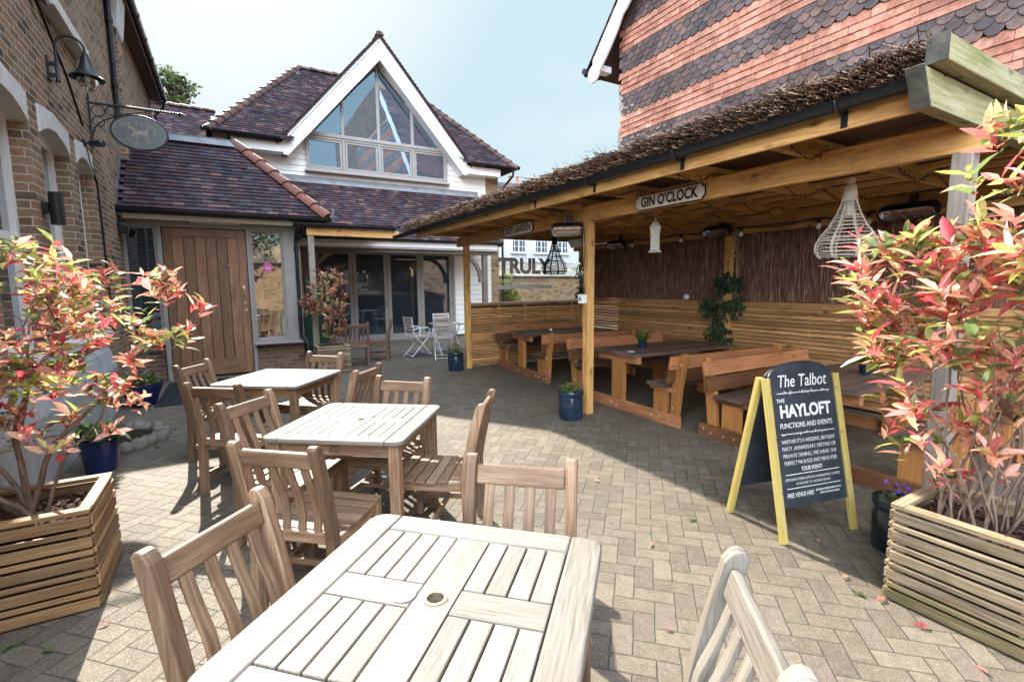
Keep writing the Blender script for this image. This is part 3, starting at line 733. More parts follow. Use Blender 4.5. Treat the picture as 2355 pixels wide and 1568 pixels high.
# --- main hipped roof
mr = MB()
E0, E1, RA, RB = (-0.22, 13.62, 5.22), (8.15, 13.62, 5.22), (2.28, 17.0, 8.30), (5.75, 17.0, 8.30)
BK = 20.4
P_ = [E0, E1, (8.15, BK, 5.22), (-0.22, BK, 5.22), RA, RB]
def dn(p): return (p[0], p[1], p[2] - 0.03)
Q_ = [dn(p) for p in P_]
mr.idx(Q_, [(1, 2, 5), (2, 3, 4, 5), (3, 0, 4)], rn=0.3)
mr.face([Q_[0], (1.30, 13.62, 5.19), (3.94, 16.9, 8.16), Q_[4]], rn=0.3); mr.face([(6.58, 13.62, 5.19), Q_[1], Q_[5], (3.94, 16.9, 8.16)], rn=0.3); mr.face([Q_[4], (3.94, 16.9, 8.16), Q_[5]], rn=0.3)
va = Vector((0, RA[1] - E0[1], RA[2] - E0[2])); vl = va.length; va.normalize(); na = X3.cross(va)
def ins_main(u, v):
    x = E0[0] + u; f = v / vl
    if f < 0 or f > 0.995: return False
    lo = E0[0] + (RA[0] - E0[0]) * f; hi = E1[0] + (RB[0] - E1[0]) * f
    if not (lo < x < hi): return False
    zz = E0[2] + f * (RA[2] - E0[2])
    return abs(x - 3.94) > (8.1 - zz) / 1.165 - 0.05
tile_field(mr, E0, X3, va, na, ins_main, 0, 8.4, vl, 0.165, 0.10)
mr.build('main_roof', M['roof_tile'], H, True)
hp = MB(); hip_tiles(hp, E0, RA, 0.125); hip_tiles(hp, E1, RB, 0.125); hip_tiles(hp, RA, RB, 0.12); hp.build('hip_tiles', M['ridge_shaded'], H, True)
fs = MB()
fs.box((0.28, 13.78, 4.95), (1.40, 13.83, 5.18)); fs.box((0.28, 13.83, 4.95), (1.40, 14.17, 4.98)); fs.box((-0.1, 13.98, 4.3), (0.28, 14.17, 5.18)); fs.build('eaves_board', M['white_trim'], H, True, 0.004)
fs = MB(); fs.box((6.47, 13.78, 4.95), (7.62, 13.83, 5.18)); fs.box((6.47, 13.83, 4.95), (7.62, 14.17, 4.98)); fs.build('eaves_board', M['white_trim'], H, True, 0.004)
gu = MB(); gutter(gu, (-0.28, 13.62, 5.26), (1.34, 13.62, 5.26)); gu.tube([(0.24, 13.66, 5.22), (0.24, 13.92, 4.95), (0.24, 13.92, 4.3)], 0.036, 10); gu.build('upper_gutter', M['black_plastic'], H, True); gu = MB(); gutter(gu, (6.52, 13.62, 5.26), (8.22, 13.62, 5.26))
gu.tube([(8.0, 13.62, 5.2), (8.0, 13.66, 5.0), (7.86, 14.05, 4.7), (7.86, 14.14, 4.4), (7.86, 14.14, 0.1)], 0.036, 10)
gu.build('upper_gutter', M['black_plastic'], H, True)
# --- lower tiled roof over the folding doors
lr = MB()
O_ = Vector((0.6, 12.55, 2.80)); va = Vector((0, 14.13 - 12.55, 4.38 - 2.80)); vl = va.length; va.normalize(); na = X3.cross(va)
lr.prism([(12.55, 2.74), (14.19, 4.36), (14.19, 2.72), (12.7, 2.66)], (3.85, 0, 0), (0, 1, 0), (0, 0, 1), 6.6, rn=0.3) if False else None
lr.idx([(0.55, 12.56, 2.77), (7.0, 12.56, 2.77), (7.0, 14.19, 4.36), (0.55, 14.19, 4.36), (0.55, 12.7, 2.70), (7.0, 12.7, 2.70), (7.0, 14.19, 2.75), (0.55, 14.19, 2.75)],
       [(0, 1, 2, 3), (4, 7, 6, 5), (0, 4, 5, 1), (1, 5, 6, 2), (0, 3, 7, 4)], rn=0.3)
tile_field(lr, O_, X3, va, na, lambda u, v: 0 <= u <= 6.4 and v < vl - 0.02, 0, 6.4, vl, 0.165, 0.10)
lr.build('lower_roof', M['roof_tile'], H, True)
fl = MB(); fl.bar((0.4, 14.08, 4.37), (6.98, 14.08, 4.37), 0.20, 0.012, (0, -0.7, 0.7)); fl.box((0.4, 14.13, 4.40), (6.98, 14.175, 4.50)); fl.build('flashing', M['lead'], H, True)
ef = MB(); ef.box((0.9, 12.62, 2.60), (6.85, 12.66, 2.76)); ef.box((0.9, 12.66, 2.56), (6.85, 14.17, 2.60)); ef.build('eaves_board', M['white_trim'], H, True, 0.004)
eg = MB(); gutter(eg, (0.8, 12.56, 2.80), (7.0, 12.56, 2.80)); eg.build('eaves_gutter', M['black_plastic'], H, True)
# --- oak posts and braces under the eaves
for px in (1.66, 6.52):
    po = MB(); po.box((px - 0.07, 12.76, 0), (px + 0.07, 12.90, 2.56)); post = po.build('oak_post', M['oak_frame'], H, True, 0.008)
    br = MB(); k = 9; poly_o = []; poly_i = []
    sgn = -1 if px > 4 else 1
    for i in range(k + 1):
        t = i / k; a = t * math.pi / 2
        cx, cz = 0.80, 1.70
        x_ = 0.80 * (1 - math.cos(a)) ; z_ = 0.86 * math.sin(a)
        poly_o.append((px + sgn * (0.07 + x_ * 0.98), 1.68 + z_))
    poly_i = [(p[0] + sgn * 0.125 * (1 - i / k * 0.9), p[1] - 0.02 - 0.11 * (i / k)) for i, p in enumerate(poly_o)]
    pl = poly_o + poly_i[::-1]
    br.prism(pl if sgn < 0 else pl[::-1], (0, 12.83, 0), (1, 0, 0), (0, 0, 1), 0.09); br.build('curved_brace', M['oak_frame'], H, True)
ob = MB(); ob.box((0.9, 12.74, 2.46), (6.9, 12.92, 2.56)) ; ob.build('eaves_beam', M['oak_frame'], H, True, 0.006)
# --- folding doors
fd = MB(); frame_rect(fd, 1.98, 6.14, 0.0, 2.68, 14.12, 14.26, 0.085); bif = fd.build('door_frame', M['grey_frame'], H, True, 0.006)
dx = [2.065, 3.04, 4.02, 5.02, 6.055]
for i in range(4):
    x0, x1 = dx[i] + 0.004, dx[i + 1] - 0.004
    d_ = MB(); frame_rect(d_, x0, x1, 0.09, 2.59, 14.14, 14.205, 0.10); dl = d_.build('folding_door', M['grey_frame'], H, True, 0.005)
    pane_rect(x0 + 0.10, x1 - 0.10, 0.19, 2.49, 14.17, dl, M['pane'])
    if i in (1, 3):
        hd = MB(); hd.box((x1 - 0.07, 14.10, 1.0), (x1 - 0.04, 14.14, 1.16)); hd.build('handle', M['steel'], dl, True, 0.004)

# ================================================================ timber lean-to frame in front of the folding doors (joins the pergola)
PF = thing('porch_frame', 'timber porch frame with black gutter and clear plastic roof between the two tiled roofs', 'porch', (1.4, 10.0, 0))
po = MB(); po.box((1.35, 9.97, 0.0), (1.46, 10.08, 2.56)); po.build('post', M['pine_grey'], PF, True, 0.006)
po = MB(); po.box((1.33, 9.95, 2.56), (3.10, 10.01, 2.70)); po.build('beam', M['pine'], PF, True, 0.005)
po = MB(); gutter(po, (1.10, 9.90, 2.76), (3.02, 9.90, 2.76), 0.055); 
for x in (1.6, 2.4): po.tube([(x, 9.96, 2.70), (x, 9.89, 2.695), (x, 9.83, 2.76)], 0.010, 6)
po.build('gutter', M['black_plastic'], PF, True)
rp = MB()
for x in (1.5, 2.3, 3.05): rp.bar((x, 10.0, 2.72), (x, 12.50, 2.84), 0.05, 0.10)
rp.build('rafters', M['pine_grey'], PF, True)
rp = MB(); rp.box((1.3, 9.92, 2.775), (3.12, 9.925, 2.78)); n = 46
vs = []; 
for i in range(n + 1):
    x = 1.3 + 1.85 * i / n; z = 0.012 * (1 if i % 2 else -1); vs += [(x, 9.92, 2.80 + z), (x, 12.5, 2.93 + z)]
rp.idx(vs, [(2 * i, 2 * i + 2, 2 * i + 3, 2 * i + 1) for i in range(n)], sm=True)
rp.build('plastic_roof', M['poly'], PF, True)

# ================================================================ entrance block
EN = thing('entrance_porch', 'low entrance wing with plank door, grey window frames and a dark tiled hipped roof', 'entrance', (-0.2, 10.2, 0))
EY = 10.2
b_ = MB()
b_.box((-1.5, 10.26, 0.0), (-0.99, 10.45, 0.62)); b_.box((0.39, 10.26, 0.0), (1.02, 10.45, 0.56)); 
b_.box((1.02, 10.26, 0.0), (1.22, 14.2, 2.78)); b_.box((-1.45, 10.9, 0.0), (1.02, 14.2, 2.78))
b_.build('brick_wall', M['brick_base'], EN, True)
f_ = MB()
f_.box((-1.5, 10.18, 2.63), (1.22, 10.30, 2.80))
for x0, x1 in ((-1.5, -1.44), (-1.0, -0.93), (0.33, 0.39), (0.93, 1.22)): f_.box((x0, 10.17, 0.0 if x0 in (-1.0, 0.33) else 0.5), (x1, 10.30, 2.63))
f_.box((-1.44, 10.18, 0.62), (-1.0, 10.30, 0.68)); f_.box((0.39, 10.18, 0.56), (0.93, 10.30, 0.62))
f_.build('frame', M['grey_frame'], EN, True, 0.005)
f_ = MB(); f_.box((0.36, 10.10, 0.53), (1.24, 10.18, 0.57)); f_.build('sill', M['grey_frame'], EN, True, 0.006)
for x0, x1, z0 in ((-1.44, -1.0, 0.68), (0.39, 0.93, 0.62)):
    w_ = MB(); frame_rect(w_, x0, x1, z0, 2.63, 10.20, 10.27, 0.035); win = w_.build('window', M['grey_frame'], EN, True, 0.004)
    pane_rect(x0 + 0.035, x1 - 0.035, z0 + 0.035, 2.595, 10.235, win, M['pane_side'] if x0 > 0 else M['pane'])
    if x0 > 0:
        st = MB(); st.lathe([(0, 0), (0.085, 0.0), (0.085, 0.003), (0, 0.003)], 24, (0.66, 10.232, 1.96), (0, -1, 0)); st.build('round_sticker', M['pink'], win, True)
        text_mesh('dog', 0.055, M['chalk_white'], 'sticker_lettering', win, (0.66, 10.227, 1.955), (1, 0, 0), (0, 0, 1), depth=0.0005, world=True, bold=0.002)
        for zz in (2.25, 1.58, 0.98):
            ps = MB(); ps.box((0.57, 10.231, zz - 0.18), (0.83, 10.233, zz + 0.20))
            frame_rect(ps, 0.565, 0.835, zz - 0.185, zz + 0.205, 10.229, 10.2305, 0.006); ps.build('taped_notice', M['clear'], win, True)
# door
d_ = MB(); d_.box((-0.92, 10.215, 0.03), (-0.80, 10.26, 2.62)); d_.box((0.19, 10.215, 0.03), (0.32, 10.26, 2.62))
d_.box((-0.80, 10.215, 2.48), (0.19, 10.26, 2.62)); d_.box((-0.80, 10.215, 0.03), (0.19, 10.26, 0.30))
for i in range(6):
    x0 = -0.80 + 0.165 * i; d_.box((x0 + 0.004, 10.228, 0.30), (x0 + 0.161, 10.255, 2.48))
door = d_.build('plank_door', M['oak_door'], EN, True, 0.004)
h_ = MB(); h_.tube([(0.245, 10.215, 1.60), (0.245, 10.155, 1.595), (0.245, 10.145, 1.56), (0.245, 10.145, 1.37), (0.245, 10.155, 1.335), (0.245, 10.215, 1.33)], 0.011, 10)
h_.box((0.225, 10.205, 1.57), (0.265, 10.216, 1.63)); h_.box((0.225, 10.205, 1.30), (0.265, 10.216, 1.36)); h_.build('handle', M['steel'], door, True)
h_ = MB(); h_.lathe([(0, 0.012), (0.024, 0.010), (0.028, 0)], 16, (0.26, 10.215, 1.18), (0, -1, 0)); h_.build('lock', M['steel'], door, True)
h_ = MB(); h_.lathe([(0, 0.012), (0.012, 0.010), (0.014, 0)], 12, (0.03, 10.228, 2.0), (0, -1, 0)); h_.build('spy_hole', M['steel'], door, True)
for z in (2.35, 0.4):
    h_ = MB(); h_.box((-0.945, 10.20, z), (-0.915, 10.216, z + 0.12)); h_.build('hinge', M['black_iron'], door, True)
# eaves and roof
e_ = MB(); e_.box((-1.45, 9.99, 2.72), (1.62, 10.03, 2.87)); e_.box((-1.45, 10.03, 2.78), (1.62, 10.2, 2.81)); e_.build('eaves_board', M['white_trim'], EN, True, 0.004)
e_ = MB(); e_.box((-0.5, 10.10, 2.70), (0.25, 10.18, 2.75)); e_.build('strip_light', M['white_plastic'], EN, True, 0.01)
rf = MB()
A0, A1, T0, T1 = (-1.45, 9.86, 2.88), (1.72, 9.86, 2.88), (-1.45, 11.35, 4.42), (0.30, 11.35, 4.42)
rf.idx([dn(A0), dn(A1), dn(T1), dn(T0), (1.72, 14.2, 2.85), (0.30, 14.2, 4.39), (-1.45, 14.2, 4.39), (-1.45, 9.9, 2.80), (1.68, 9.9, 2.80), (1.68, 14.2, 2.80), (-1.45, 14.2, 2.80)],
       [(0, 1, 2, 3), (1, 4, 5, 2), (3, 2, 5, 6), (7, 10, 9, 8), (0, 7, 8, 1), (1, 8, 9, 4)], rn=0.3)
va = Vector((0, T0[1] - A0[1], T0[2] - A0[2])); vl = va.length; va.normalize(); na = X3.cross(va)
tile_field(rf, A0, X3, va, na, lambda u, v: u > 0.05 and v < vl and (-1.45 + u) < 1.74 + (0.32 - 1.74) * v / vl, 0, 3.3, vl, 0.165, 0.10)
rf.build('roof', M['roof_tile'], EN, True)
hp = MB(); hip_tiles(hp, A1, T1, 0.135, 0.34); hp.build('hip_tiles', M['ridge'], EN, True)
hf = MB(); hf.tube([(1.76, 9.80, 2.88), (1.80, 9.77, 2.98), (1.78, 9.78, 3.05)], [0.035, 0.02, 0.03], 8); hf.build('hip_iron', M['lead'], EN, True)
tf = MB(); tf.box((-1.45, 11.28, 4.43), (0.28, 11.5, 4.455)); tf.bar((-1.45, 11.22, 4.36), (0.3, 11.22, 4.36), 0.18, 0.012, (0, -0.7, 0.7))
tf.build('ridge_flashing', M['lead'], EN, True)
sf = MB()
for i in range(8):
    t = i / 8; y = 9.9 + 1.5 * t; z = 2.95 + 1.54 * t; sf.box((-1.45, y, z - 0.02), (-1.435, y + 0.22, z + 0.24))
sf.build('stepped_flashing', M['lead'], EN, True)
e_ = MB(); gutter(e_, (-1.45, 9.86, 2.86), (1.76, 9.86, 2.86), 0.058)
e_.tube([(1.18, 9.86, 2.80), (1.18, 9.88, 2.70), (1.16, 10.12, 2.50), (1.16, 10.13, 2.40), (1.16, 10.13, 0.75), (1.16, 10.13, 0.66), (1.22, 10.05, 0.60), (1.25, 10.0, 0.52), (1.25, 10.0, 0.30)], 0.036, 12)
e_.tube([(1.24, 9.9, 2.72), (1.30, 9.98, 2.62), (1.18, 10.1, 2.46)], 0.032, 10)
for z in (2.3, 0.95): e_.tube([(1.16, 10.13, z), (1.16, 10.13, z + 0.06)], 0.045, 12)
e_.build('gutter', M['black_plastic'], EN, True)

# ================================================================ rear wing roof and tree beyond
RW = thing('rear_building', 'distant tiled roof seen between the left brick wall and the gabled house', 'building', (-1.2, 19.5, 0))
r_ = MB(); r_.box((-4.5, 19.6, 0), (-0.3, 23.0, 5.6)); r_.build('wall', M['brick_base'], RW, True)
r_ = MB(); O_ = Vector((-4.6, 18.2, 5.55)); va = Vector((0, 2.0, 2.05)); vl = va.length; va.normalize(); na = X3.cross(va)
r_.idx([(-4.6, 18.2, 5.52), (-0.02, 18.2, 5.52), (-0.02, 20.2, 7.57), (-4.6, 20.2, 7.57), (-0.02, 23.5, 5.5), (-4.6, 23.5, 5.5)], [(0, 1, 2, 3), (3, 2, 4, 5), (0, 5, 4, 1), (1, 4, 2), (0, 3, 5)], rn=0.3)
tile_field(r_, O_, X3, va, na, lambda u, v: 0 <= u <= 4.5 and v < vl, 2.4, 4.5, vl, 0.165, 0.10)
r_.build('roof', M['roof_tile'], RW, True)
r_ = MB(); hip_tiles(r_, (-4.6, 20.2, 7.6), (-0.02, 20.2, 7.6), 0.12); r_.build('ridge_tiles', M['ridge_shaded'], RW, True)

def tree(name, label, loc, h, cr, n, cols, group=None, lsz=0.16, seed=1, flat=0.8):
    random.seed(seed)
    T = thing(name, label, 'tree', loc, 0, group)
    t = MB(); z0 = h * 0.45
    t.tube([(0, 0, 0), (0.05, 0, z0 * 0.5), (0, 0.05, z0), (0.05, 0, h * 0.68 + cr * 0.3)], [h * 0.022, h * 0.018, h * 0.013, h * 0.004], 8)
    limbs = []
    for i in range(11):
        a = random.uniform(0, 6.28); zz = random.uniform(0.38, 0.72) * h; e = Vector((math.cos(a) * cr * random.uniform(.5, .9), math.sin(a) * cr * random.uniform(.5, .9), zz + cr * random.uniform(.1, .7)))
        t.tube([(0, 0, zz), Vector((0, 0, zz)).lerp(e, 0.5) + Vector((0, 0, 0.1 * cr)), e], [h * 0.009, h * 0.005, h * 0.0015], 5); limbs.append(e)
    t.build('trunk', M['trunk'], T)
    c = MB(); clumps = [e for e in limbs]
    for i in range(26):
        d = rnd_dir(); clumps.append(Vector((0, 0, h * 0.68)) + Vector((d.x * cr, d.y * cr, d.z * cr * flat)) * random.uniform(0.35, 0.95))
    for i in range(n):
        b = random.choice(clumps); p = b + rnd_dir() * cr * 0.32 * random.random() ** 0.5
        cc = random.choice(cols); k = random.uniform(0.7, 1.3)
        leaf(c, p, rnd_dir() + Vector((0, 0, -0.2)), rnd_dir(), lsz * random.uniform(.7, 1.3), lsz * 0.55, tuple(x * k for x in cc), 0.2, 0.1)
    c.build('crown', M['foliage'], T)
    return T
GRN = [(0.055, 0.085, 0.030), (0.075, 0.105, 0.035), (0.045, 0.065, 0.025), (0.095, 0.12, 0.045)]
tree('broadleaf_tree', 'dark green tree top rising behind the distant tiled roof', (-2.15, 36.0, 0), 19.2, 1.25, 1500, GRN, None, 0.24, 3, 1.2)

# ================================================================ left brick building
LB = thing('brick_building', 'tall old brown brick building with arched painted lintels along the left side', 'building', (-1.45, 6.0, 0))
XW = -1.45
w_ = MB()
OP = [(4.98, 6.03), (6.37, 7.36), (7.68, 8.44)]; ZS, ZT = 0.95, 3.33
ys = [1.0] + [v for o in OP for v in o] + [16.3]
for i in range(0, len(ys), 2): w_.box((XW - 0.3, ys[i], 0), (XW, ys[i + 1], ZT))
for a, b in OP: w_.box((XW - 0.3, a, 0), (XW, b, ZS))
w_.box((XW - 0.3, 1.0, ZT), (XW, 16.3, 6.52)); w_.box((-4.6, 16.0, 0), (XW - 0.3, 16.3, 6.52))
w_.build('brick_wall', M['brick_old'], LB, True)
for a, b in OP:
    l_ = MB(); k = 12; mid = (a + b) / 2; hw = (b - a) / 2 + 0.02
    arc = [(mid - hw + 2 * hw * i / k, 3.07 + 0.13 * (1 - ((i / k) * 2 - 1) ** 2)) for i in range(k + 1)]
    poly = arc + [(b + 0.02, ZT + 0.0), (mid, ZT + 0.055), (a - 0.02, ZT + 0.0)]
    l_.prism(poly, (XW - 0.12, 0, 0), (0, 1, 0), (0, 0, 1), 0.27); l_.build('arched_lintel', M['stone'], LB, True, 0.006)
    s_ = MB(); s_.box((XW - 0.28, a - 0.04, ZS), (XW + 0.05, b + 0.04, ZS + 0.08)); s_.build('sill', M['stone'], LB, True, 0.008)
    f_ = MB(); x0, x1 = XW - 0.21, XW - 0.13
    f_.box((x0, a + 0.0, ZS + 0.08), (x1, a + 0.07, 3.20)); f_.box((x0, b - 0.07, ZS + 0.08), (x1, b, 3.20)); f_.box((x0, a + 0.07, ZS + 0.08), (x1, b - 0.07, ZS + 0.16)); f_.box((x0, a + 0.07, 3.08), (x1, b - 0.07, 3.20))
    f_.box((x0 - 0.01, a + 0.07, 2.02), (x1 - 0.01, b - 0.07, 2.09))
    fr = f_.build('window', M['white_trim'], LB, True, 0.005)
    p_ = MB(); p_.box((x0 + 0.02, a + 0.07, ZS + 0.16), (x0 + 0.035, b - 0.07, 3.08)); p_.build('pane', M['pane_side'], fr, True)
s_ = MB(); s_.box((XW, 6.78, 4.42), (XW + 0.13, 8.24, 4.55)); s_.build('upper_sill', M['stone'], LB, True, 0.01)
p_ = MB(); p_.box((XW, 10.72, 3.0), (XW + 0.12, 11.16, 5.86)); p_.build('pilaster', M['brick_old'], LB, True)
p_ = MB(); p_.prism([(0, 5.86), (0.13, 5.86), (0.15, 5.95), (0.21, 6.49), (0, 6.49)], (XW, 10.92, 0), (1, 0, 0), (0, 0, 1), 0.62); p_.build('stone_corbel', M['stone'], LB, True, 0.01)
p_ = MB(); p_.prism([(0, 0), (0.10, 0), (0.10, 0.58), (0.045, 0.80), (0, 0.86)], (XW, 3.5, 0), (1, 0, 0), (0, 0, 1), 9.4); p_.build('rendered_plinth', M['plaster'], LB, True, 0.01)
# overhanging eaves: brown soffit board, fascia and black gutter, falling slightly away from the camera
e_ = MB(); e_.box((XW + 0.001, 1.0, 6.50), (-1.235, 16.45, 6.53)); e_.box((-1.235, 1.0, 6.47), (-1.205, 16.45, 6.66)); e_.build('soffit_board', M['soffit'], LB, True)
e_ = MB(); e_.idx([(-1.2, 1.0, 6.665), (-1.2, 16.5, 6.665), (-4.2, 16.5, 8.6), (-4.2, 1.0, 8.6)], [(0, 1, 2, 3)]); e_.build('roof', M['roof_tile'], LB, True)
e_ = MB(); e_.tube([(-1.15, 1.0, 6.60), (-1.15, 16.5, 6.60)], 0.056, 12)
for y in range(9, 17): e_.tube([(-1.15, y - .3, 6.60), (-1.15, y - .24, 6.60)], 0.066, 12)
e_.tube([(-1.15, 16.4, 6.58), (-1.2, 16.4, 6.35), (-1.38, 16.38, 6.15), (-1.4, 16.38, 5.0)], 0.04, 10)
e_.build('gutter', M['black_plastic'], LB, True)
e_ = MB(); e_.tube([(XW + 0.05, 10.58, 6.45), (XW + 0.05, 10.58, 4.3)], 0.042, 10)
for z in (5.9, 4.9): e_.tube([(XW + 0.05, 10.58, z), (XW + 0.05, 10.58, z + 0.08)], 0.055, 10)
e_.build('downpipe', M['black_plastic'], LB, True)
e_ = MB(); e_.tube([(XW + 0.012, 4.2, 5.35), (XW + 0.012, 5.6, 4.75), (XW + 0.012, 6.6, 4.45), (XW + 0.012, 7.6, 4.02), (XW + 0.012, 8.15, 3.62)], 0.012, 6)
e_.tube([(XW + 0.012, 8.18, 3.40), (XW + 0.012, 8.3, 3.2), (XW + 0.012, 8.62, 3.02), (XW + 0.012, 8.66, 2.6), (XW + 0.012, 8.72, 1.0)], 0.014, 6)
e_.build('cable', M['black_plastic'], LB, True)

# ================================================================ tile-hung house on the right
TH = thing('tile_hung_house', 'tall house hung with bands of red and dark scalloped tiles behind the pergola', 'house', (7.2, 2.0, 0))
XT = 7.2; YC = 7.95
w_ = MB(); w_.box((XT + 0.06, -9.0, 0), (XT + 8.0, YC, 6.2))
w_.prism([(YC, 6.2), (-9.0, 6.2), (-9.0, 12.0), (2.0, 12.0), (YC, 6.2)][:4], (XT + 4.03, 0, 0), (0, 1, 0), (0, 0, 1), 7.94)
w_.build('brick_wall', M['brick_base'], TH, True)
Z0 = 2.0; EXT = 0.103
def band(r):
    z = Z0 + r * EXT; k = (z - 4.10) / 0.828
    return (k - math.floor(k)) < 0.52
va = Vector((0, 0, 1)); ua = Vector((0, -1, 0)); na = Vector((-1, 0, 0))
zlim = lambda y: 6.25 + (8.25 - y) * 1.08
red, blu = MB(), MB()
def ins_red(u, v):
    r = int((v) / EXT); return u > 0.07 and (YC - u) > -2.2 and Z0 + v < zlim(YC - u) and not band(r)
def ins_blu(u, v):
    r = int((v) / EXT); return u > 0.07 and (YC - u) > -2.2 and Z0 + v < zlim(YC - u) and band(r)
tile_field(red, (XT, YC, Z0), ua, va, na, ins_red, 0, 10.2, 7.6, 0.17, EXT, 0.014, 0.024)
tile_field(blu, (XT, YC, Z0), ua, va, na, ins_blu, 0, 10.2, 7.6, 0.17, EXT, 0.014, 0.026, scallop=lambda r: True, length=EXT * 1.9)
red.build('red_tiles', M['tile_red'], TH, True); blu.build('scalloped_tiles', M['tile_blue'], TH, True)
# verge: bargeboard, tiles, gutter end
v_ = MB()
def vz(y): return 6.02 + (8.42 - y) * 1.08
pts_t = []; pts_b = []
n = 40
for i in range(n + 1):
    y = 8.42 - 4.4 * i / n; pts_t.append((y, vz(y) + 0.20))
    ph = (i % 8) / 8.0
    pts_b.append((y, vz(y) - 0.27 - 0.055 * abs(math.sin(math.pi * ph)) + (0.03 if i % 8 == 0 else 0)))
poly = pts_t + pts_b[::-1]
v_.prism(poly[::-1], (6.90, 0, 0), (0, 1, 0), (0, 0, 1), 0.04); 
v_.lathe([(0.0, -0.021), (0.17, -0.021), (0.18, 0), (0.17, 0.021), (0, 0.021)], 20, (6.90, 8.40, 5.95), (1, 0, 0)); 
v_.box((6.92, 8.25, 5.98), (7.25, 8.44, 6.10))
v_.build('bargeboard', M['white_trim'], TH, True)
v_ = MB()
for i in range(46):
    y = 8.62 - 0.10 * i; z = vz(y) + 0.24
    d = Vector((0, -0.68, 0.733)); v_.obox((7.06, y, z), (X3, d, X3.cross(d)), (0.42, 0.16, 0.016))
v_.prism([(8.6, vz(8.6) + 0.20), (4.0, vz(4.0) + 0.20), (4.0, vz(4.0) + 0.14), (8.6, vz(8.6) + 0.14)], (11.0, 0, 0), (0, 1, 0), (0, 0, 1), 8.1)
v_.build('verge_tiles', M['roof_tile'], TH, True)
v_ = MB(); v_.tube([(6.80, 8.62, 6.06), (15.0, 8.62, 6.06)], 0.06, 10); v_.build('gutter', M['black_plastic'], TH, True)

# ================================================================ beyond the glass screen
GW = thing('garden_wall', 'yellow brick garden wall with a pale tiled lean-to roof behind the glass screen', 'wall', (11.0, 17.0, 0))
w_ = MB(); w_.box((8.0, 17.0, 0), (20.0, 17.25, 1.92)); w_.build('brick_wall', M['brick_yel'], GW, True)
w_ = MB(); O_ = Vector((8.4, 16.92, 1.93)); va = Vector((0, 1.5, 0.62)); vl = va.length; va.normalize(); na = X3.cross(va)
w_.idx([(8.4, 16.92, 1.9), (20, 16.92, 1.9), (20, 18.42, 2.52), (8.4, 18.42, 2.52), (20, 18.6, 1.9), (8.4, 18.6, 1.9)], [(0, 1, 2, 3), (3, 2, 4, 5), (0, 5, 4, 1), (0, 3, 5), (1, 4, 2)], rn=0.3)
tile_field(w_, O_, X3, va, na, lambda u, v: v < vl, 0, 6.5, vl, 0.2, 0.16); w_.build('roof', M['light_tile'], GW, True)
w_ = MB(); hip_tiles(w_, (8.4, 18.42, 2.53), (15.5, 18.42, 2.53), 0.10); w_.build('ridge_tiles', M['light_tile'], GW, True)
WH = thing('white_house', 'white rendered house with small paned windows seen through the glass screen', 'house', (14.5, 22.0, 0))
w_ = MB(); w_.box((10.2, 22.0, 0), (22.0, 28.0, 5.0)); w_.box((13.6, 21.85, 0), (13.75, 22.0, 5.0)); w_.build('wall', M['render_white'], WH, True)
w_ = MB(); w_.prism([(21.7, 5.0), (28.3, 5.0), (25.0, 7.4)], (16.1, 0, 0), (0, 1, 0), (0, 0, 1), 12.2); w_.build('roof', M['roof_tile'], WH, True)
for x in (12.75, 14.15, 15.5):
    f_ = MB(); x0, x1 = x, x + 0.85; z0, z1 = 3.25, 4.15
    frame_rect(f_, x0, x1, z0, z1, 21.94, 22.0, 0.05)
    f_.box((x0 + 0.4, 21.95, z0 + .05), (x0 + 0.45, 22.0, z1 - .05)); 
    for q in (0.17, 0.64): f_.box((x0 + q, 21.96, z0 + .05), (x0 + q + .02, 22.0, z1 - .05))
    for q in (0.3, 0.6): f_.box((x0 + .05, 21.965, z0 + q), (x1 - .05, 22.0, z0 + q + .02))
    f_.box((x0 - .06, 21.9, z0 - .06), (x1 + .06, 22.0, z0)); fr = f_.build('window', M['white_trim'], WH, True)
    pane_rect(x0 + .05, x1 - .05, z0 + .05, z1 - .05, 21.985, fr, M['pane'])
CH = thing('chimney_house', 'distant red brick chimney stack with clay pots above the pergola', 'chimney', (17.6, 30.0, 0))
c_ = MB(); c_.box((17.1, 29.7, 0), (18.1, 30.3, 8.35)); c_.box((17.0, 29.6, 8.35), (18.2, 30.4, 8.5)); c_.box((16.0, 30.35, 0), (26.0, 34.0, 6.0)); c_.build('brick_stack', M['brick_base'], CH, True)
for x in (17.3, 17.9):
    c_ = MB(); c_.lathe([(0.13, 8.5), (0.10, 8.55), (0.09, 8.95), (0.13, 9.0), (0.13, 9.05), (0.08, 9.05)], 12, (x, 30.0, 0)); c_.build('chimney_pot', M['terracotta'], CH, True)

# shrubs by the garden wall
def bush(name, label, loc, rx, ry, rz, n, cols, lsz=0.09, seed=2, group=None, mat='foliage'):
    random.seed(seed); T = thing(name, label, 'shrub', loc, 0, group)
    s_ = MB(); c = MB(); tips = []
    for i in range(14):
        d = rnd_dir(); e = Vector((d.x * rx * .8, d.y * ry * .8, rz * (0.9 + 0.7 * abs(d.z)) * random.uniform(.6, 1.1)))
        s_.tube([(0, 0, 0), e * 0.5 + Vector((0, 0, 0.1)), e], [0.02, 0.012, 0.004], 5); tips.append(e)
    s_.build('stems', M['stem'], T)
    for i in range(n):
        b = random.choice(tips); p = b.lerp(Vector((0, 0, rz)), random.random() * .7) + Vector((random.gauss(0, rx * .22), random.gauss(0, ry * .22), random.gauss(0, rz * .2)))
        k = random.uniform(.7, 1.3); leaf(c, p, rnd_dir(), rnd_dir(), lsz * random.uniform(.7, 1.3), lsz * .5, tuple(x * k for x in random.choice(cols)))
    c.build('foliage', M[mat], T); return T
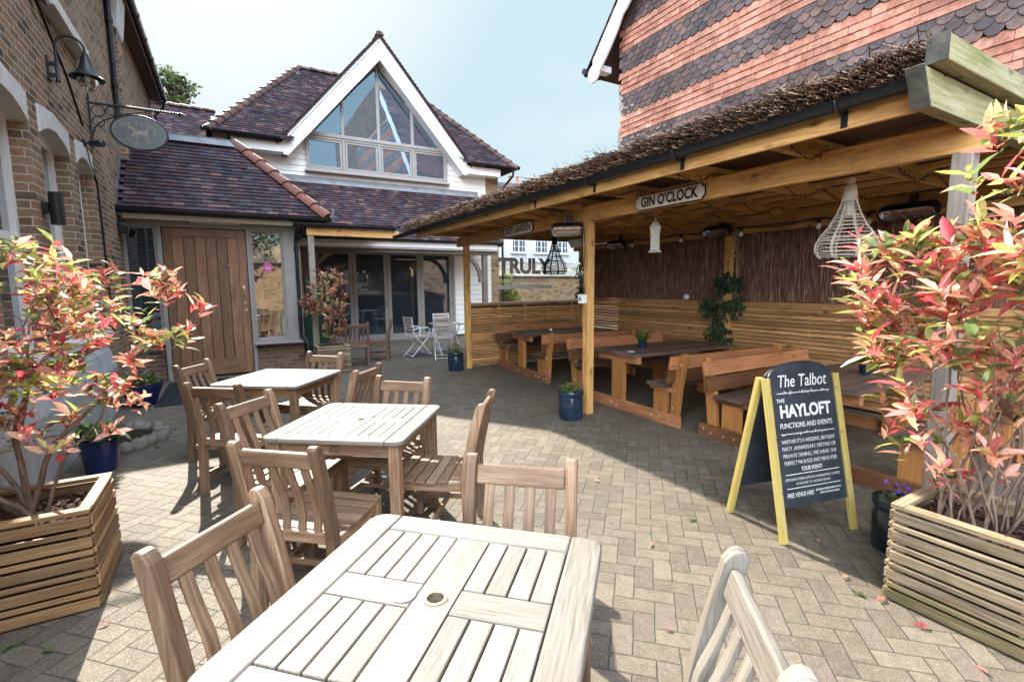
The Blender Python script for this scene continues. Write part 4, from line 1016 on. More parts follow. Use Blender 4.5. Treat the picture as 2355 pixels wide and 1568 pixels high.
bush('shrub', 'sunlit yellow green shrub at the left end of the garden wall', (9.2, 16.2, 0), 0.5, 0.4, 1.3, 900, [(0.20, 0.24, 0.05), (0.12, 0.17, 0.04), (0.28, 0.28, 0.08)], 0.11, 5)
# ================================================================ pergola
random.seed(21)
PG = thing('pergola', 'open timber pergola with brushwood roof, black gutter and slatted back wall', 'pergola', (3.75, 4.65, 0))
YA, YB = 1.20, 8.55
def fx(y): return 3.72 if y < 4.7 else 3.72 + (y - 4.7) * 0.042     # front line
for (x, y, m) in ((3.72, 1.16, 'pine_grey'), (3.72, 4.60, 'pine'), (3.875, 8.42, 'pine'), (6.62, 1.16, 'pine'), (6.62, 4.80, 'pine'), (6.62, 8.42, 'pine')):
    p = MB(); p.box((x, y, 0), (x + 0.10, y + 0.10, 2.335 if x < 5 else 2.42)); p.build('post', M[m], PG, True, 0.006)
p = MB(); p.box((3.72, 1.10, 2.335), (3.79, 4.69, 2.51)); p.build('beam', M['pine'], PG, True, 0.005)
p = MB(); p.bar((3.755, 4.70, 2.415), (3.93, 8.85, 2.415), 0.07, 0.165); p.build('beam', M['pine'], PG, True, 0.005)
p = MB(); p.box((6.60, 1.0, 2.42), (6.72, 8.6, 2.56)); p.box((6.54, 1.0, 2.30), (6.60, 8.6, 2.38)); p.build('beam', M['pine'], PG, True, 0.005)
RY = [2.02, 2.92, 3.82, 4.72, 5.62, 6.52, 7.42, 8.30]
for y in RY:
    p = MB(); p.box((3.135, y - 0.024, 2.47), (6.9, y + 0.024, 2.60)); p.build('rafter', M['pine'], PG, True, 0.004)
p = MB()
p.prism([(2.93, 2.62), (3.03, 2.45), (6.9, 2.45), (6.9, 2.62)], (0, 1.16, 0), (1, 0, 0), (0, 0, 1), 0.07, along='x'); p.build('end_rafter', M['pine_green'], PG, True, 0.004)
p = MB(); p.box((2.99, 1.06, 2.635), (5.2, 1.14, 2.755)); p.box((5.21, 1.05, 2.635), (6.95, 1.14, 2.755)); ec = p.build('end_cap', M['pine_green'], PG, True, 0.006)
p = MB(); p.box((2.984, 1.056, 2.631), (2.996, 1.144, 2.759)); p.build('end_grain', M['end_grain'], ec, True)
p = MB(); d_ = Vector((0.10, 0, -0.17)).normalized(); p.obox((2.974, 1.16, 2.535), (d_, Y3, d_.cross(Y3)), (0.205, 0.078, 0.012)); p.build('end_grain', M['end_grain'], PG, True)
p = MB(); p.box((3.105, 1.20, 2.46), (3.135, 4.9, 2.605)); p.bar((3.12, 4.905, 2.532), (3.05, 8.7, 2.532), 0.03, 0.145); p.build('fascia', M['pine'], PG, True, 0.003)
p = MB()
for x in (3.40, 4.05, 4.45, 4.85, 5.25, 5.65, 6.05, 6.38, 6.75): p.box((x, 1.20, 2.548), (x + 0.04, 8.7, 2.5985))
p.build('battens', M['pine'], PG, True, 0.002)
p = MB(); gutter(p, (3.045, 1.22, 2.60), (3.045, 5.0, 2.595), 0.056); gutter(p, (3.045, 5.0, 2.595), (2.98, 9.82, 2.59), 0.056); gp = p.build('gutter', M['black_plastic'], PG, True)
for y in (1.55, 2.7, 3.75, 4.8, 5.9, 7.0, 8.1):
    p = MB(); gx = 3.045 if y < 5 else 3.045 - (y - 5) * 0.0135
    p.tube([(gx + 0.062, y, 2.60)] + [(gx + 0.062 * math.cos(-math.pi * k / 8), y, 2.60 + 0.062 * math.sin(-math.pi * k / 8)) for k in range(1, 9)], 0.010, 6)
    p.box((gx + 0.055, y - 0.018, 2.47), (gx + 0.07, y + 0.018, 2.60)); p.build('bracket', M['black_plastic'], gp, True)
# brushwood roof: a bed and thousands of twigs at the eaves
p = MB()
n = 60
vs = []; 
for i in range(n + 1):
    y = 1.15 + (8.95 - 1.15) * i / n
    for x, z in ((3.05, 2.625), (3.03, 2.655), (3.10, 2.72), (3.6, 2.75), (7.0, 2.78), (7.0, 2.625)):
        k = 1 if x < 6 else 0
        vs.append((x + k * random.uniform(-.02, .02) - (0.0 if y < 5 else (y - 5) * 0.013), y, z + (random.uniform(-.012, .012) if z > 2.65 else 0)))
fs = []
for i in range(n):
    for j in range(6): fs.append((i * 6 + j, i * 6 + (j + 1) % 6, (i + 1) * 6 + (j + 1) % 6, (i + 1) * 6 + j))
p.idx(vs, fs + [(0, 5, 4, 3, 2, 1), tuple(n * 6 + j for j in range(6))], rn=0.36)
for i in range(11500):
    y = random.uniform(1.15, 9.1); t = random.random() ** 0.85
    sh = 0 if y < 5 else (y - 5) * 0.013
    lump = 0.55 + 0.30 * math.sin(y * 11.0) + 0.18 * math.sin(y * 27 + 1)
    x0 = 2.975 + random.gauss(0, 0.030) - sh; z0 = 2.600 + 0.135 * t + 0.030 * lump * t
    d = Vector((random.uniform(0.16, 0.36), random.gauss(0.01, .045), random.uniform(-0.02, 0.025) + 0.01 * t))
    r = random.uniform(0.0016, 0.0042); a = Vector((x0, y, z0)); p.tube([a, a + d], [r, r * 0.7], 4 if r > .0035 else 3, rn=random.random() ** 1.5, caps=True)
for i in range(700):
    y = random.uniform(1.13, 9.1); a = Vector((random.uniform(2.95, 3.2), y, 2.745 + 0.018 * math.sin(y * 11)))
    b = a + Vector((random.uniform(-.16, .1), random.uniform(-.12, .12), random.uniform(-.012, .045))); p.tube([a, b], [0.003, 0.0015], 3, rn=random.random(), caps=False)
p.build('brushwood_roof', M['reed_twig'], PG, True)
# wires that hold the brushwood
# slatted end panel and back wall
def slats(mb, p0, p1, z0, z1, h=0.042, gap=0.012, th=0.018, n=(0, -1, 0)):
    z = z0; p0, p1 = Vector(p0), Vector(p1); d = (p1 - p0); L_ = d.length; d.normalize(); n = Vector(n)
    while z + h <= z1 + 1e-6:
        c = (p0 + p1) / 2 + Vector((0, 0, z + h / 2 + random.uniform(-.002, .002))) + n * random.uniform(-.002, .002)
        mb.obox(c, (d, n, Z3), (L_, th, h)); z += h + gap
p = MB(); slats(p, (3.98, 8.46, 0), (6.60, 8.46, 0), 0.03, 1.20, 0.042, 0.012)
for x in (4.6, 5.2, 5.8, 6.4): p.box((x, 8.475, 0.02), (x + 0.045, 8.505, 1.2))
p.box((3.98, 8.44, 1.20), (6.62, 8.51, 1.245)); p.build('slatted_end_panel', M['slat'], PG, True)
p = MB(); p.box((3.98, 8.507, 0.02), (6.60, 8.515, 1.2)); p.build('panel_gap_shade', M['bench_dark'], PG, True)  # dark sheet added behind the slats so the gaps look shaded
p = MB(); slats(p, (6.70, 1.26, 0), (6.70, 8.4, 0), 0.03, 1.22, 0.046, 0.010, 0.018, (-1, 0, 0))
for y in (1.3, 2.4, 3.6, 5.9, 7.1, 8.2): p.box((6.715, y, 0.02), (6.745, y + 0.045, 1.22))
p.box((6.62, 1.26, 1.235), (6.70, 8.4, 1.315)); p.box((6.66, 1.26, 1.19), (6.69, 8.4, 1.228)); p.build('slatted_back_wall', M['slat'], PG, True)
for y0, y1 in ((1.27, 4.79), (4.91, 8.41)):
    p = MB(); p.box((6.74, y0, 1.25), (6.755, y1, 2.42))
    for i in range(620):
        y = random.uniform(y0, y1); z0 = random.uniform(1.28, 2.0); z1 = min(2.45, z0 + random.uniform(.3, .9)); a = random.random()
        if random.random() < 0.35: z1 = random.uniform(2.3, 2.46); z0 = z1 - random.uniform(.15, .5)
        p.tube([(6.736, y, z0), (6.733 + random.uniform(-.004, .003), y + random.uniform(-.012, .012), z1)], 0.0022, 3, caps=False)
    p.build('brushwood_screen', M['reed'], PG, True)
    p = MB()
    for i in range(150):
        y = random.uniform(y0, y1); z1 = random.uniform(1.5, 2.45) if random.random() < .4 else random.uniform(2.25, 2.45); z0 = max(1.3, z1 - random.uniform(.12, .55)); p.tube([(6.728, y, z0), (6.726, y + random.uniform(-.012, .012), z1)], random.uniform(.0015, .0032), 3, rn=random.uniform(.8, 1), caps=False)
    p.build('loose_reeds', M['reed_twig'], PG, True)
for y in (4.74, 4.93):
    p = MB()
    for i in range(16): p.tube([(6.728, y + random.uniform(-.03, .03), 1.32), (6.72, y + random.uniform(-.04, .04), random.uniform(2.2, 2.45))], 0.003, 3, rn=random.uniform(.7, 1), caps=False)
    p.build('loose_reeds', M['reed_twig'], PG, True)
# glass screen with grey lettering
GS = thing('glass_screen', 'clear glass screen with large grey lettering above the slatted end panel', 'screen', (5.2, 8.5, 1.245))
p = MB(); p.box((3.99, 8.475, 1.262), (6.60, 8.481, 2.30)); p.build('glass', M['clear'], GS, True)
p = MB(); p.box((3.985, 8.468, 1.248), (6.605, 8.488, 1.264)); p.build('bottom_channel', M['white_metal'], GS, True)
text_mesh('TRULY', 0.41, M['grey_print'], 'lettering', GS, (5.22, 8.473, 1.955), (1, 0, 0), (0, 0, 1), bold=0.020, depth=0.0, boxw=1.27, world=True)
text_mesh('ALCOHOLIC SPARKLING WATER', 0.098, M['pale_print'], 'small_lettering', GS, (5.22, 8.473, 1.675), (1, 0, 0), (0, 0, 1), bold=0.004, depth=0.0, boxw=1.18, world=True)
p = MB(); p.face([(4.57, 8.473, 1.51), (5.87, 8.473, 1.51), (5.87, 8.473, 1.59), (4.57, 8.473, 1.59)]); p.build('underline', M['pale_print'], GS, True)

# ---------------------------------------------------------------- enamel signs on the beam
def road_sign(name, label, org, xa, w, h, body, tw_, bd=0.0045):
    T = thing(name, label, 'sign', org, 0, 'lettered signs on the pergola beam')
    org = Vector(org); xa = Vector(xa).normalized(); na = xa.cross(Z3)
    def plate(k, inset, y, mat, nm):
        W, H = w / 2 - inset, h / 2 - inset; c = 0.035 - inset * 0.4
        poly = [(-W + c, -H)]
        def arc(cx, cy, a0, a1):
            return [(cx + c * math.cos(a0 + (a1 - a0) * i / 6), cy + c * math.sin(a0 + (a1 - a0) * i / 6)) for i in range(7)]
        pts = arc(W, -H, math.pi, math.pi / 2) + arc(W, H, -math.pi / 2, -math.pi) + arc(-W, H, 0, -math.pi / 2) + arc(-W, -H, math.pi / 2, 0)
        p = MB(); p.prism(pts, org + na * y, xa, Z3, 0.010); return p.build(nm, mat, T, True)
    plate(0, 0, 0.0, M['sign_black'], 'plate'); plate(1, 0.011, 0.004, M['sign_cream'], 'face')
    text_mesh(body, h * 0.88, M['sign_black'], 'lettering', T, org + na * 0.0098, xa, (0, 0, 1), bold=bd, depth=0.0006, boxw=tw_, world=True)
    return T
road_sign('beam_sign', 'cream sign with black lettering GIN O\'CLOCK on the pergola beam', (3.705, 3.385, 2.41), (0, -1, 0), 0.86, 0.155, "GIN O'CLOCK", 0.70)
road_sign('beam_sign', 'cream sign with black lettering BEER GARDEN on the pergola beam', (3.765, 6.30, 2.41), (-0.042, -1, 0), 0.90, 0.168, 'BEER GARDEN', 0.76, 0.0015)

# ---------------------------------------------------------------- heaters, lamps, lanterns
def heater(label, loc, facing, tilt, w=0.46, bracket=None):
    f = Vector(facing); f.z = 0; f.normalize(); rz = math.atan2(f.y, f.x) + math.pi / 2
    T = thing('patio_heater', label, 'heater', loc, rz, 'black patio heaters')
    ca, sa = math.cos(tilt), math.sin(tilt)
    def rot(x, y, z): return (x, y * ca - z * sa, z * ca + y * sa)      # local: faces -Y, tilts down
    p = MB(); k = 10
    prof = [(-0.005, -0.075), (0.05, -0.065), (0.085, -0.03), (0.085, 0.03), (0.05, 0.065), (-0.005, 0.075)]
    hw = w / 2
    # hollow housing: shell with rounded ends
    ring = []
    for i in range(24):
        a = 2 * math.pi * i / 24; cx = (hw - 0.075) * (1 if math.cos(a) >= 0 else -1); ring.append((cx + 0.075 * math.cos(a), 0.075 * math.sin(a)))
    layers = [(1.0, -0.02), (1.04, 0.0), (1.0, 0.05), (0.85, 0.09), (0.5, 0.105)]
    vs = [];  
    for s_, y in layers: vs += [rot(x * (1 if s_ > .9 else (s_ + 1) / 2), y, z * s_) for x, z in ring]
    nn = 24; fs = [(i * nn + j, (i + 1) * nn + j, (i + 1) * nn + (j + 1) % nn, i * nn + (j + 1) % nn) for i in range(len(layers) - 1) for j in range(nn)]
    fs.append(tuple((len(layers) - 1) * nn + j for j in range(nn)))
    p.idx(vs, fs, sm=True)
    inn = [rot(x * 0.92, -0.02, z * 0.84) for x, z in ring]; outr = vs[:nn]
    p.idx(outr + inn, [(j, (j + 1) % nn, nn + (j + 1) % nn, nn + j) for j in range(nn)])
    p.build('housing', M['black_plastic'], T, False, 0, sharp=60)
    p = MB(); vs = []
    for s_, y in ((0.92, -0.02), (0.80, 0.03), (0.5, 0.055), (0.0, 0.06)): vs += [rot(x * (0.9 + 0.02 * (s_ - .92)), y, z * s_ * 0.92) for x, z in ring]
    p.idx(vs, [(i * nn + j, i * nn + (j + 1) % nn, (i + 1) * nn + (j + 1) % nn, (i + 1) * nn + j) for i in range(3) for j in range(nn)], sm=True); p.build('reflector', M['reflector'], T)
    p = MB(); p.tube([rot(-hw * .8, 0.012, 0), rot(hw * .8, 0.012, 0)], 0.009, 8); p.build('heating_tube', M['element'], T)
    p = MB(); m = int(w / 0.05)
    for i in range(m):
        x = -hw * 0.84 + 2 * hw * 0.84 * i / (m - 1); sg = 1 if i % 2 else -1
        p.tube([rot(x - 0.02 * sg, -0.024, -0.060), rot(x + 0.02 * sg, -0.024, 0.060)], 0.0022, 4)
    p.build('grille', M['steel'], T)
    p = MB(); p.tube([rot(0, 0.09, 0.0), (0, 0.13, 0.06), (0, 0.14, 0.13)], 0.016, 8); p.box((-0.035, 0.115, 0.11), (0.035, 0.155, 0.20)); p.build('bracket', M['black_iron'], T)
heater('patio heater on the left side of the middle front post', (3.60, 4.86, 2.245), (-0.72, -0.70, 0), 0.55, 0.42)
heater('patio heater in the far corner of the pergola, left of the cream lantern', (6.30, 7.0, 2.30), (-1, 0.0, 0), 0.75, 0.5)
heater('patio heater high up above the bushy ivy and back post', (6.30, 4.82, 2.335), (-1, 0, 0), 0.75, 0.5)
heater('patio heater under the roof to the right of the white wicker lamp', (6.30, 2.46, 2.32), (-1, 0, 0), 0.75, 0.56)
T = thing('floodlight', 'grey boxy floodlight hanging behind the wire lamp near the middle post', 'floodlight', (4.9, 6.35, 2.30))
p = MB(); p.prism([(-0.10, 0), (0.10, 0.02), (0.13, -0.10), (-0.02, -0.12)], (0, 0, 0), (1, 0, 0), (0, 0, 1), 0.26); p.build('housing', M['white_metal'], T, False, 0.006)
p = MB(); p.tube([(0.05, 0, 0.0), (0.05, 0, 0.10), (0.05, 0, 0.17)], 0.012, 8); p.build('bracket', M['black_iron'], T)

def wicker_lamp(name, label, loc, prof, mat, rings, ribs, capr, group, rr=0.004, topcap=True):
    T = thing(name, label, 'lamp', loc, 0, group)
    p = MB()
    def rad(z):
        for (r0, z0), (r1, z1) in zip(prof, prof[1:]):
            if z0 >= z >= z1: 
                t = (z0 - z) / (z0 - z1); t2 = t
                return r0 + (r1 - r0) * t2
        return prof[-1][0]
    ztop, zbot = prof[0][1], prof[-1][1]
    for i in range(rings):
        z = ztop + (zbot - ztop) * (i + 0.5) / rings; r = rad(z); dbl = 2 if i % 6 == 5 else 1
        for q in range(dbl):
            zz = z - q * 0.010; p.tube([(r * math.cos(a * math.pi / 14), r * math.sin(a * math.pi / 14), zz + random.uniform(-.002, .002)) for a in range(29)], rr * random.uniform(.8, 1.2), 5, caps=False)
    for k in range(ribs):
        a = 2 * math.pi * k / ribs
        for o_ in (-.02, .02): p.tube([(rad(z) * math.cos(a + o_ / max(.05, rad(z)) * .25), rad(z) * math.sin(a + o_ / max(.05, rad(z)) * .25), z) for z in [ztop + (zbot - ztop) * j / 18 for j in range(19)]], rr * 1.1, 5, caps=False)
    sh = p.build('shade', M[mat], T)
    p = MB(); p.lathe([(0.0, 0.13), (0.022, 0.125), (0.03, 0.10), (0.026, 0.075), (0.035, 0.07), (capr * .8, 0.06), (capr, 0.0), (capr, -0.05), (capr * .9, -0.055)], 16, (0, 0, ztop)); p.build('cap', M[mat], T)
    p = MB(); p.tube([(0, 0, ztop + 0.12), (0.01, 0, ztop + 0.16), (0, 0, ztop + 0.24)], 0.004, 6); p.build('cord', M['wire'], T)
    p = MB(); p.lathe([(0, -0.17), (0.025, -0.16), (0.032, -0.13), (0.02, -0.09), (0.014, -0.05)], 12, (0, 0, ztop)); p.build('bulb', M['bulb'], T)
wicker_lamp('wicker_lamp', 'whitewashed bell shaped wicker lamp hanging under the pergola', (4.22, 2.03, 0), [(0.045, 2.27), (0.055, 2.20), (0.085, 2.12), (0.13, 2.03), (0.19, 1.95), (0.222, 1.88), (0.222, 1.83), (0.19, 1.785)], 'wicker', 17, 8, 0.05, 'woven lamps under the pergola', 0.0034)
wicker_lamp('wire_lamp', 'dark bell shaped wire lamp hanging beside the glass screen', (4.93, 7.02, 0), [(0.04, 2.34), (0.05, 2.27), (0.10, 2.10), (0.185, 1.95), (0.225, 1.87), (0.215, 1.81), (0.16, 1.76)], 'wire', 20, 10, 0.045, 'woven lamps under the pergola', 0.0042)
T = thing('hanging_lantern', 'cream six sided metal lantern with an onion dome under the pergola', 'lantern', (4.25, 4.06, 1.95))
p = MB(); p.lathe([(0.078, 0.0), (0.082, 0.012), (0.062, 0.02), (0.058, 0.03)], 6, sm=False); p.lathe([(0.058, 0.215), (0.066, 0.225), (0.060, 0.24), (0.070, 0.265), (0.066, 0.29), (0.040, 0.33), (0.018, 0.35), (0.016, 0.365), (0.0, 0.37)], 6, sm=False)
for k in range(6): a = 2 * math.pi * k / 6; p.tube([(0.058 * math.cos(a + 1.57), 0.058 * math.sin(a + 1.57), 0.02), (0.058 * math.cos(a + 1.57), 0.058 * math.sin(a + 1.57), 0.22)], 0.005, 5) if False else None
p.build('frame', M['lantern'], T)
p = MB(); p.lathe([(0.057, 0.03), (0.057, 0.215)], 6, sm=False); pa = p.build('fretwork_panels', M['lantern_glass'], T)
p = MB()
for k in range(6):
    a0 = 2 * math.pi * k / 6
    ax = Vector((1, 0, 0)); 
p = MB(); p.tube([(0, 0, 0.37), (0, 0, 0.385)] , 0.003, 6); p.tube([(0.016 * math.cos(t * math.pi / 6), 0, 0.40 + 0.016 * math.sin(t * math.pi / 6)) for t in range(13)], 0.0025, 5); p.tube([(0, 0, 0.415), (0, 0, 0.52)], 0.002, 5); p.build('ring', M['lantern'], T)

# festoon lights along the back, fairy light garlands on the rafters
T = thing('festoon_lights', 'string of white festoon bulbs along the top of the back wall', 'string lights', (6.5, 4.8, 2.42))
p = MB(); BY = [8.0, 6.77, 5.64, 4.55, 3.47, 2.91, 1.9]; pts = []
for a, b in zip(BY, BY[1:]):
    for k in range(6): t = k / 6; pts.append((6.5, a + (b - a) * t, 2.40 - 0.05 * math.sin(math.pi * t)))
p.tube(pts, 0.006, 6); p.build('cable', M['black_plastic'], T, True)
for y in BY[1:-1]:
    p = MB(); p.lathe([(0.0, 0.0), (0.016, 0.0), (0.018, -0.055), (0.0, -0.06)], 10, (6.5, y, 2.395)); so_ = p.build('socket', M['black_plastic'], T, True)
    p = MB(); p.lathe([(0.012, -0.058), (0.026, -0.08), (0.032, -0.105), (0.024, -0.128), (0.0, -0.138)], 14, (6.5, y, 2.395)); p.build('bulb', M['bulb'], so_, True)
wh = {2.02: 'on the rafter nearest the right hand post', 2.92: 'on the rafter right of the long cream sign', 3.82: 'on the rafter left of the long cream sign', 4.72: 'on the rafter over the middle post', 5.62: 'on the rafter right of the shorter cream sign', 6.52: 'on the rafter above the shorter cream sign'}
for y in RY[:6]:
    T = thing('fairy_lights', 'dark fairy light garland wound ' + wh[y], 'string lights', (4.6, y - 0.03, 2.48), 0, 'fairy light garlands on the rafters')
    p = MB(); pts = []
    for k in range(46): x = 3.2 + 3.2 * k / 45; pts.append((x, y - 0.032 - 0.008 * math.sin(k * 1.7), 2.50 + 0.045 * math.sin(k * 0.55 + y) - 0.01 * math.cos(k * 1.3)))
    p.tube(pts, 0.004, 5)
    for q in pts[::1]:
        for s_ in (-1, 1): p.tube([q, (q[0] + random.uniform(-.02, .02), q[1] - 0.01, q[2] + s_ * random.uniform(.015, .035))], 0.0025, 4, caps=False)
    p.build('wire', M['wire'], T, True)
T = thing('switch_box', 'small white electric switch box on the middle front post', 'switch', (3.70, 4.66, 1.42))
p = MB(); p.box((-0.05, -0.045, -0.055), (0.018, 0.045, 0.055)); p.build('case', M['white_plastic'], T, False, 0.006)
p = MB(); p.box((-0.056, -0.012, -0.018), (-0.05, 0.012, 0.018)); p.build('rocker', M['black_plastic'], T, False, 0.002)
p = MB(); p.tube([(0.0, 0.0, 0.05), (0.005, 0.01, 0.10), (0.0, 0.06, 0.35), (-0.01, 0.02, 0.6), (0.0, 0.05, 0.84)], 0.006, 6); p.tube([(0.005, -0.02, 0.05), (-0.008, 0.0, 0.3), (0.005, -0.02, 0.6), (0.0, 0.0, 0.86)], 0.004, 6); p.build('cable', M['black_plastic'], T)
T = thing('rail_lamp', 'small white spotlight lying on the timber rail of the back wall', 'lamp', (6.60, 5.6, 1.335))
p = MB(); p.lathe([(0.0, -0.06), (0.018, -0.055), (0.035, 0.0), (0.045, 0.05), (0.0, 0.055)], 14, (0, 0, 0.02), (-0.3, -0.8, 0.35)); p.build('head', M['white_plastic'], T)
p = MB(); p.tube([(0, 0.03, 0.0), (0.01, 0.05, -0.018)], 0.008, 6); p.build('stem', M['white_plastic'], T)

# ---------------------------------------------------------------- picnic sets: table and two benches on shared rails
def picnic(label, loc, rz, L_=1.80):
    T = thing('picnic_table', label, 'picnic table', loc, rz, 'picnic tables with benches under the pergola')
    p = MB(); w = 0.80; n = 6; bw = w / n
    for i in range(n): p.box((-L_ / 2, -w / 2 + i * bw + 0.003, 0.70), (L_ / 2 + random.uniform(-.01, .01), -w / 2 + (i + 1) * bw - 0.003, 0.742))
    p.build('tabletop', M['bench_dark'], T, False, 0.004)
    for s_ in (-1, 1):
        x = s_ * (L_ / 2 - 0.10)
        p = MB(); p.box((x - 0.03, -0.38, 0.61), (x + 0.03, 0.38, 0.70)); p.build('bearer', M['bench_red'], T, False, 0.004)
        p = MB(); p.box((x - 0.032, -0.11, 0.01), (x + 0.032, 0.11, 0.61)); p.build('leg', M['bench_pale'], T, False, 0.004)
        xr = x + s_ * 0.055
        p = MB(); p.box((xr - 0.022, -1.10, 0.0), (xr + 0.022, 1.10, 0.13)); rail = p.build('base_rail', M['bench_red'], T, False, 0.004)
        for y in (-1.04, -0.95, -0.80, -0.68, -0.05, 0.05, 0.68, 0.80, 0.95, 1.04):
            p = MB(); p.lathe([(0, 0.006), (0.010, 0.005), (0.013, 0.0)], 8, (xr + s_ * 0.022, y, 0.065 + random.uniform(-.015, .015)), (s_, 0, 0)); p.build('bolt', M['bolt'], rail)
        for t in (-1, 1):
            p = MB(); p.box((x - 0.03, t * 0.76 - 0.10, 0.01), (x + 0.03, t * 0.76 + 0.10, 0.37)); p.build('leg', M['bench_pale'], T, False, 0.004)
            p = MB(); p.box((x - 0.028, t * 0.76 - 0.17, 0.37), (x + 0.028, t * 0.76 + 0.17, 0.425)); p.build('seat_bearer', M['bench_red'], T, False, 0.004)
            q = [(0.915, 0.01), (1.015, 0.01), (1.06, 0.42), (1.135, 0.80), (1.10, 0.83), (1.045, 0.81), (0.94, 0.42)]
            q = [(t * a, b) for a, b in q]
            p = MB(); p.prism(q if t > 0 else q[::-1], (x + s_ * 0.0, 0, 0), (0, 1, 0), (0, 0, 1), 0.062); ps = p.build('back_post', M['bench_pale'], T, False, 0.005)
            for y, z in ((0.965, 0.2), (0.985, 0.40), (1.015, 0.52), (1.06, 0.70)): p = MB(); p.lathe([(0, 0.006), (0.010, 0.005), (0.013, 0.0)], 8, (x + s_ * 0.031, t * y, z), (s_, 0, 0)); p.build('bolt', M['bolt'], ps)
    for t in (-1, 1):
        p = MB()
        for a in (0.605, 0.765): p.box((-L_ / 2, min(t * a, t * (a + 0.15)), 0.425), (L_ / 2, max(t * a, t * (a + 0.15)), 0.463))
        p.build('bench_seat', M['bench_dark'], T, False, 0.004)
        p = MB(); d = Vector((0, t * 0.19, 1)).normalized()
        for k, (z, nm) in enumerate(((0.56, 0), (0.72, 1))):
            c = Vector((0, t * (0.945 + (z - 0.42) * 0.20), z)); p.obox(c, (X3, Vector((0, d.z, -d.y)), d), (L_ + 0.06, 0.042, 0.15), rn=(0.05, 0.95)[k])
        p.build('backrest', M['bench_red'], T, False, 0.005)
    return T
random.seed(4)
picnic('red brown picnic table with benches at the far end beneath the glass screen', (5.32, 7.38, 0), R(-5.5))
picnic('red brown picnic table with benches behind the middle post with a grass pot on it', (5.12, 4.66, 0), R(-2.5))
picnic('red brown picnic table with benches behind the chalkboard', (5.10, 2.26, 0), R(0))
T = thing('ashtray', 'small glass ashtray on the far picnic table', 'ashtray', (5.12, 7.42, 0.742))
p = MB(); p.lathe([(0, 0.004), (0.035, 0.004), (0.042, 0.032), (0.05, 0.032), (0.052, 0.0), (0, 0)], 4, sm=False); p.build('dish', M['globe'], T)
T = thing('drink_mat', 'pale round drink mat at the front edge of the middle picnic table', 'coaster', (4.36, 4.52, 0.743))
p = MB(); p.lathe([(0, 0.003), (0.045, 0.003), (0.045, 0)], 20); p.build('disc', M['white_plastic'], T)
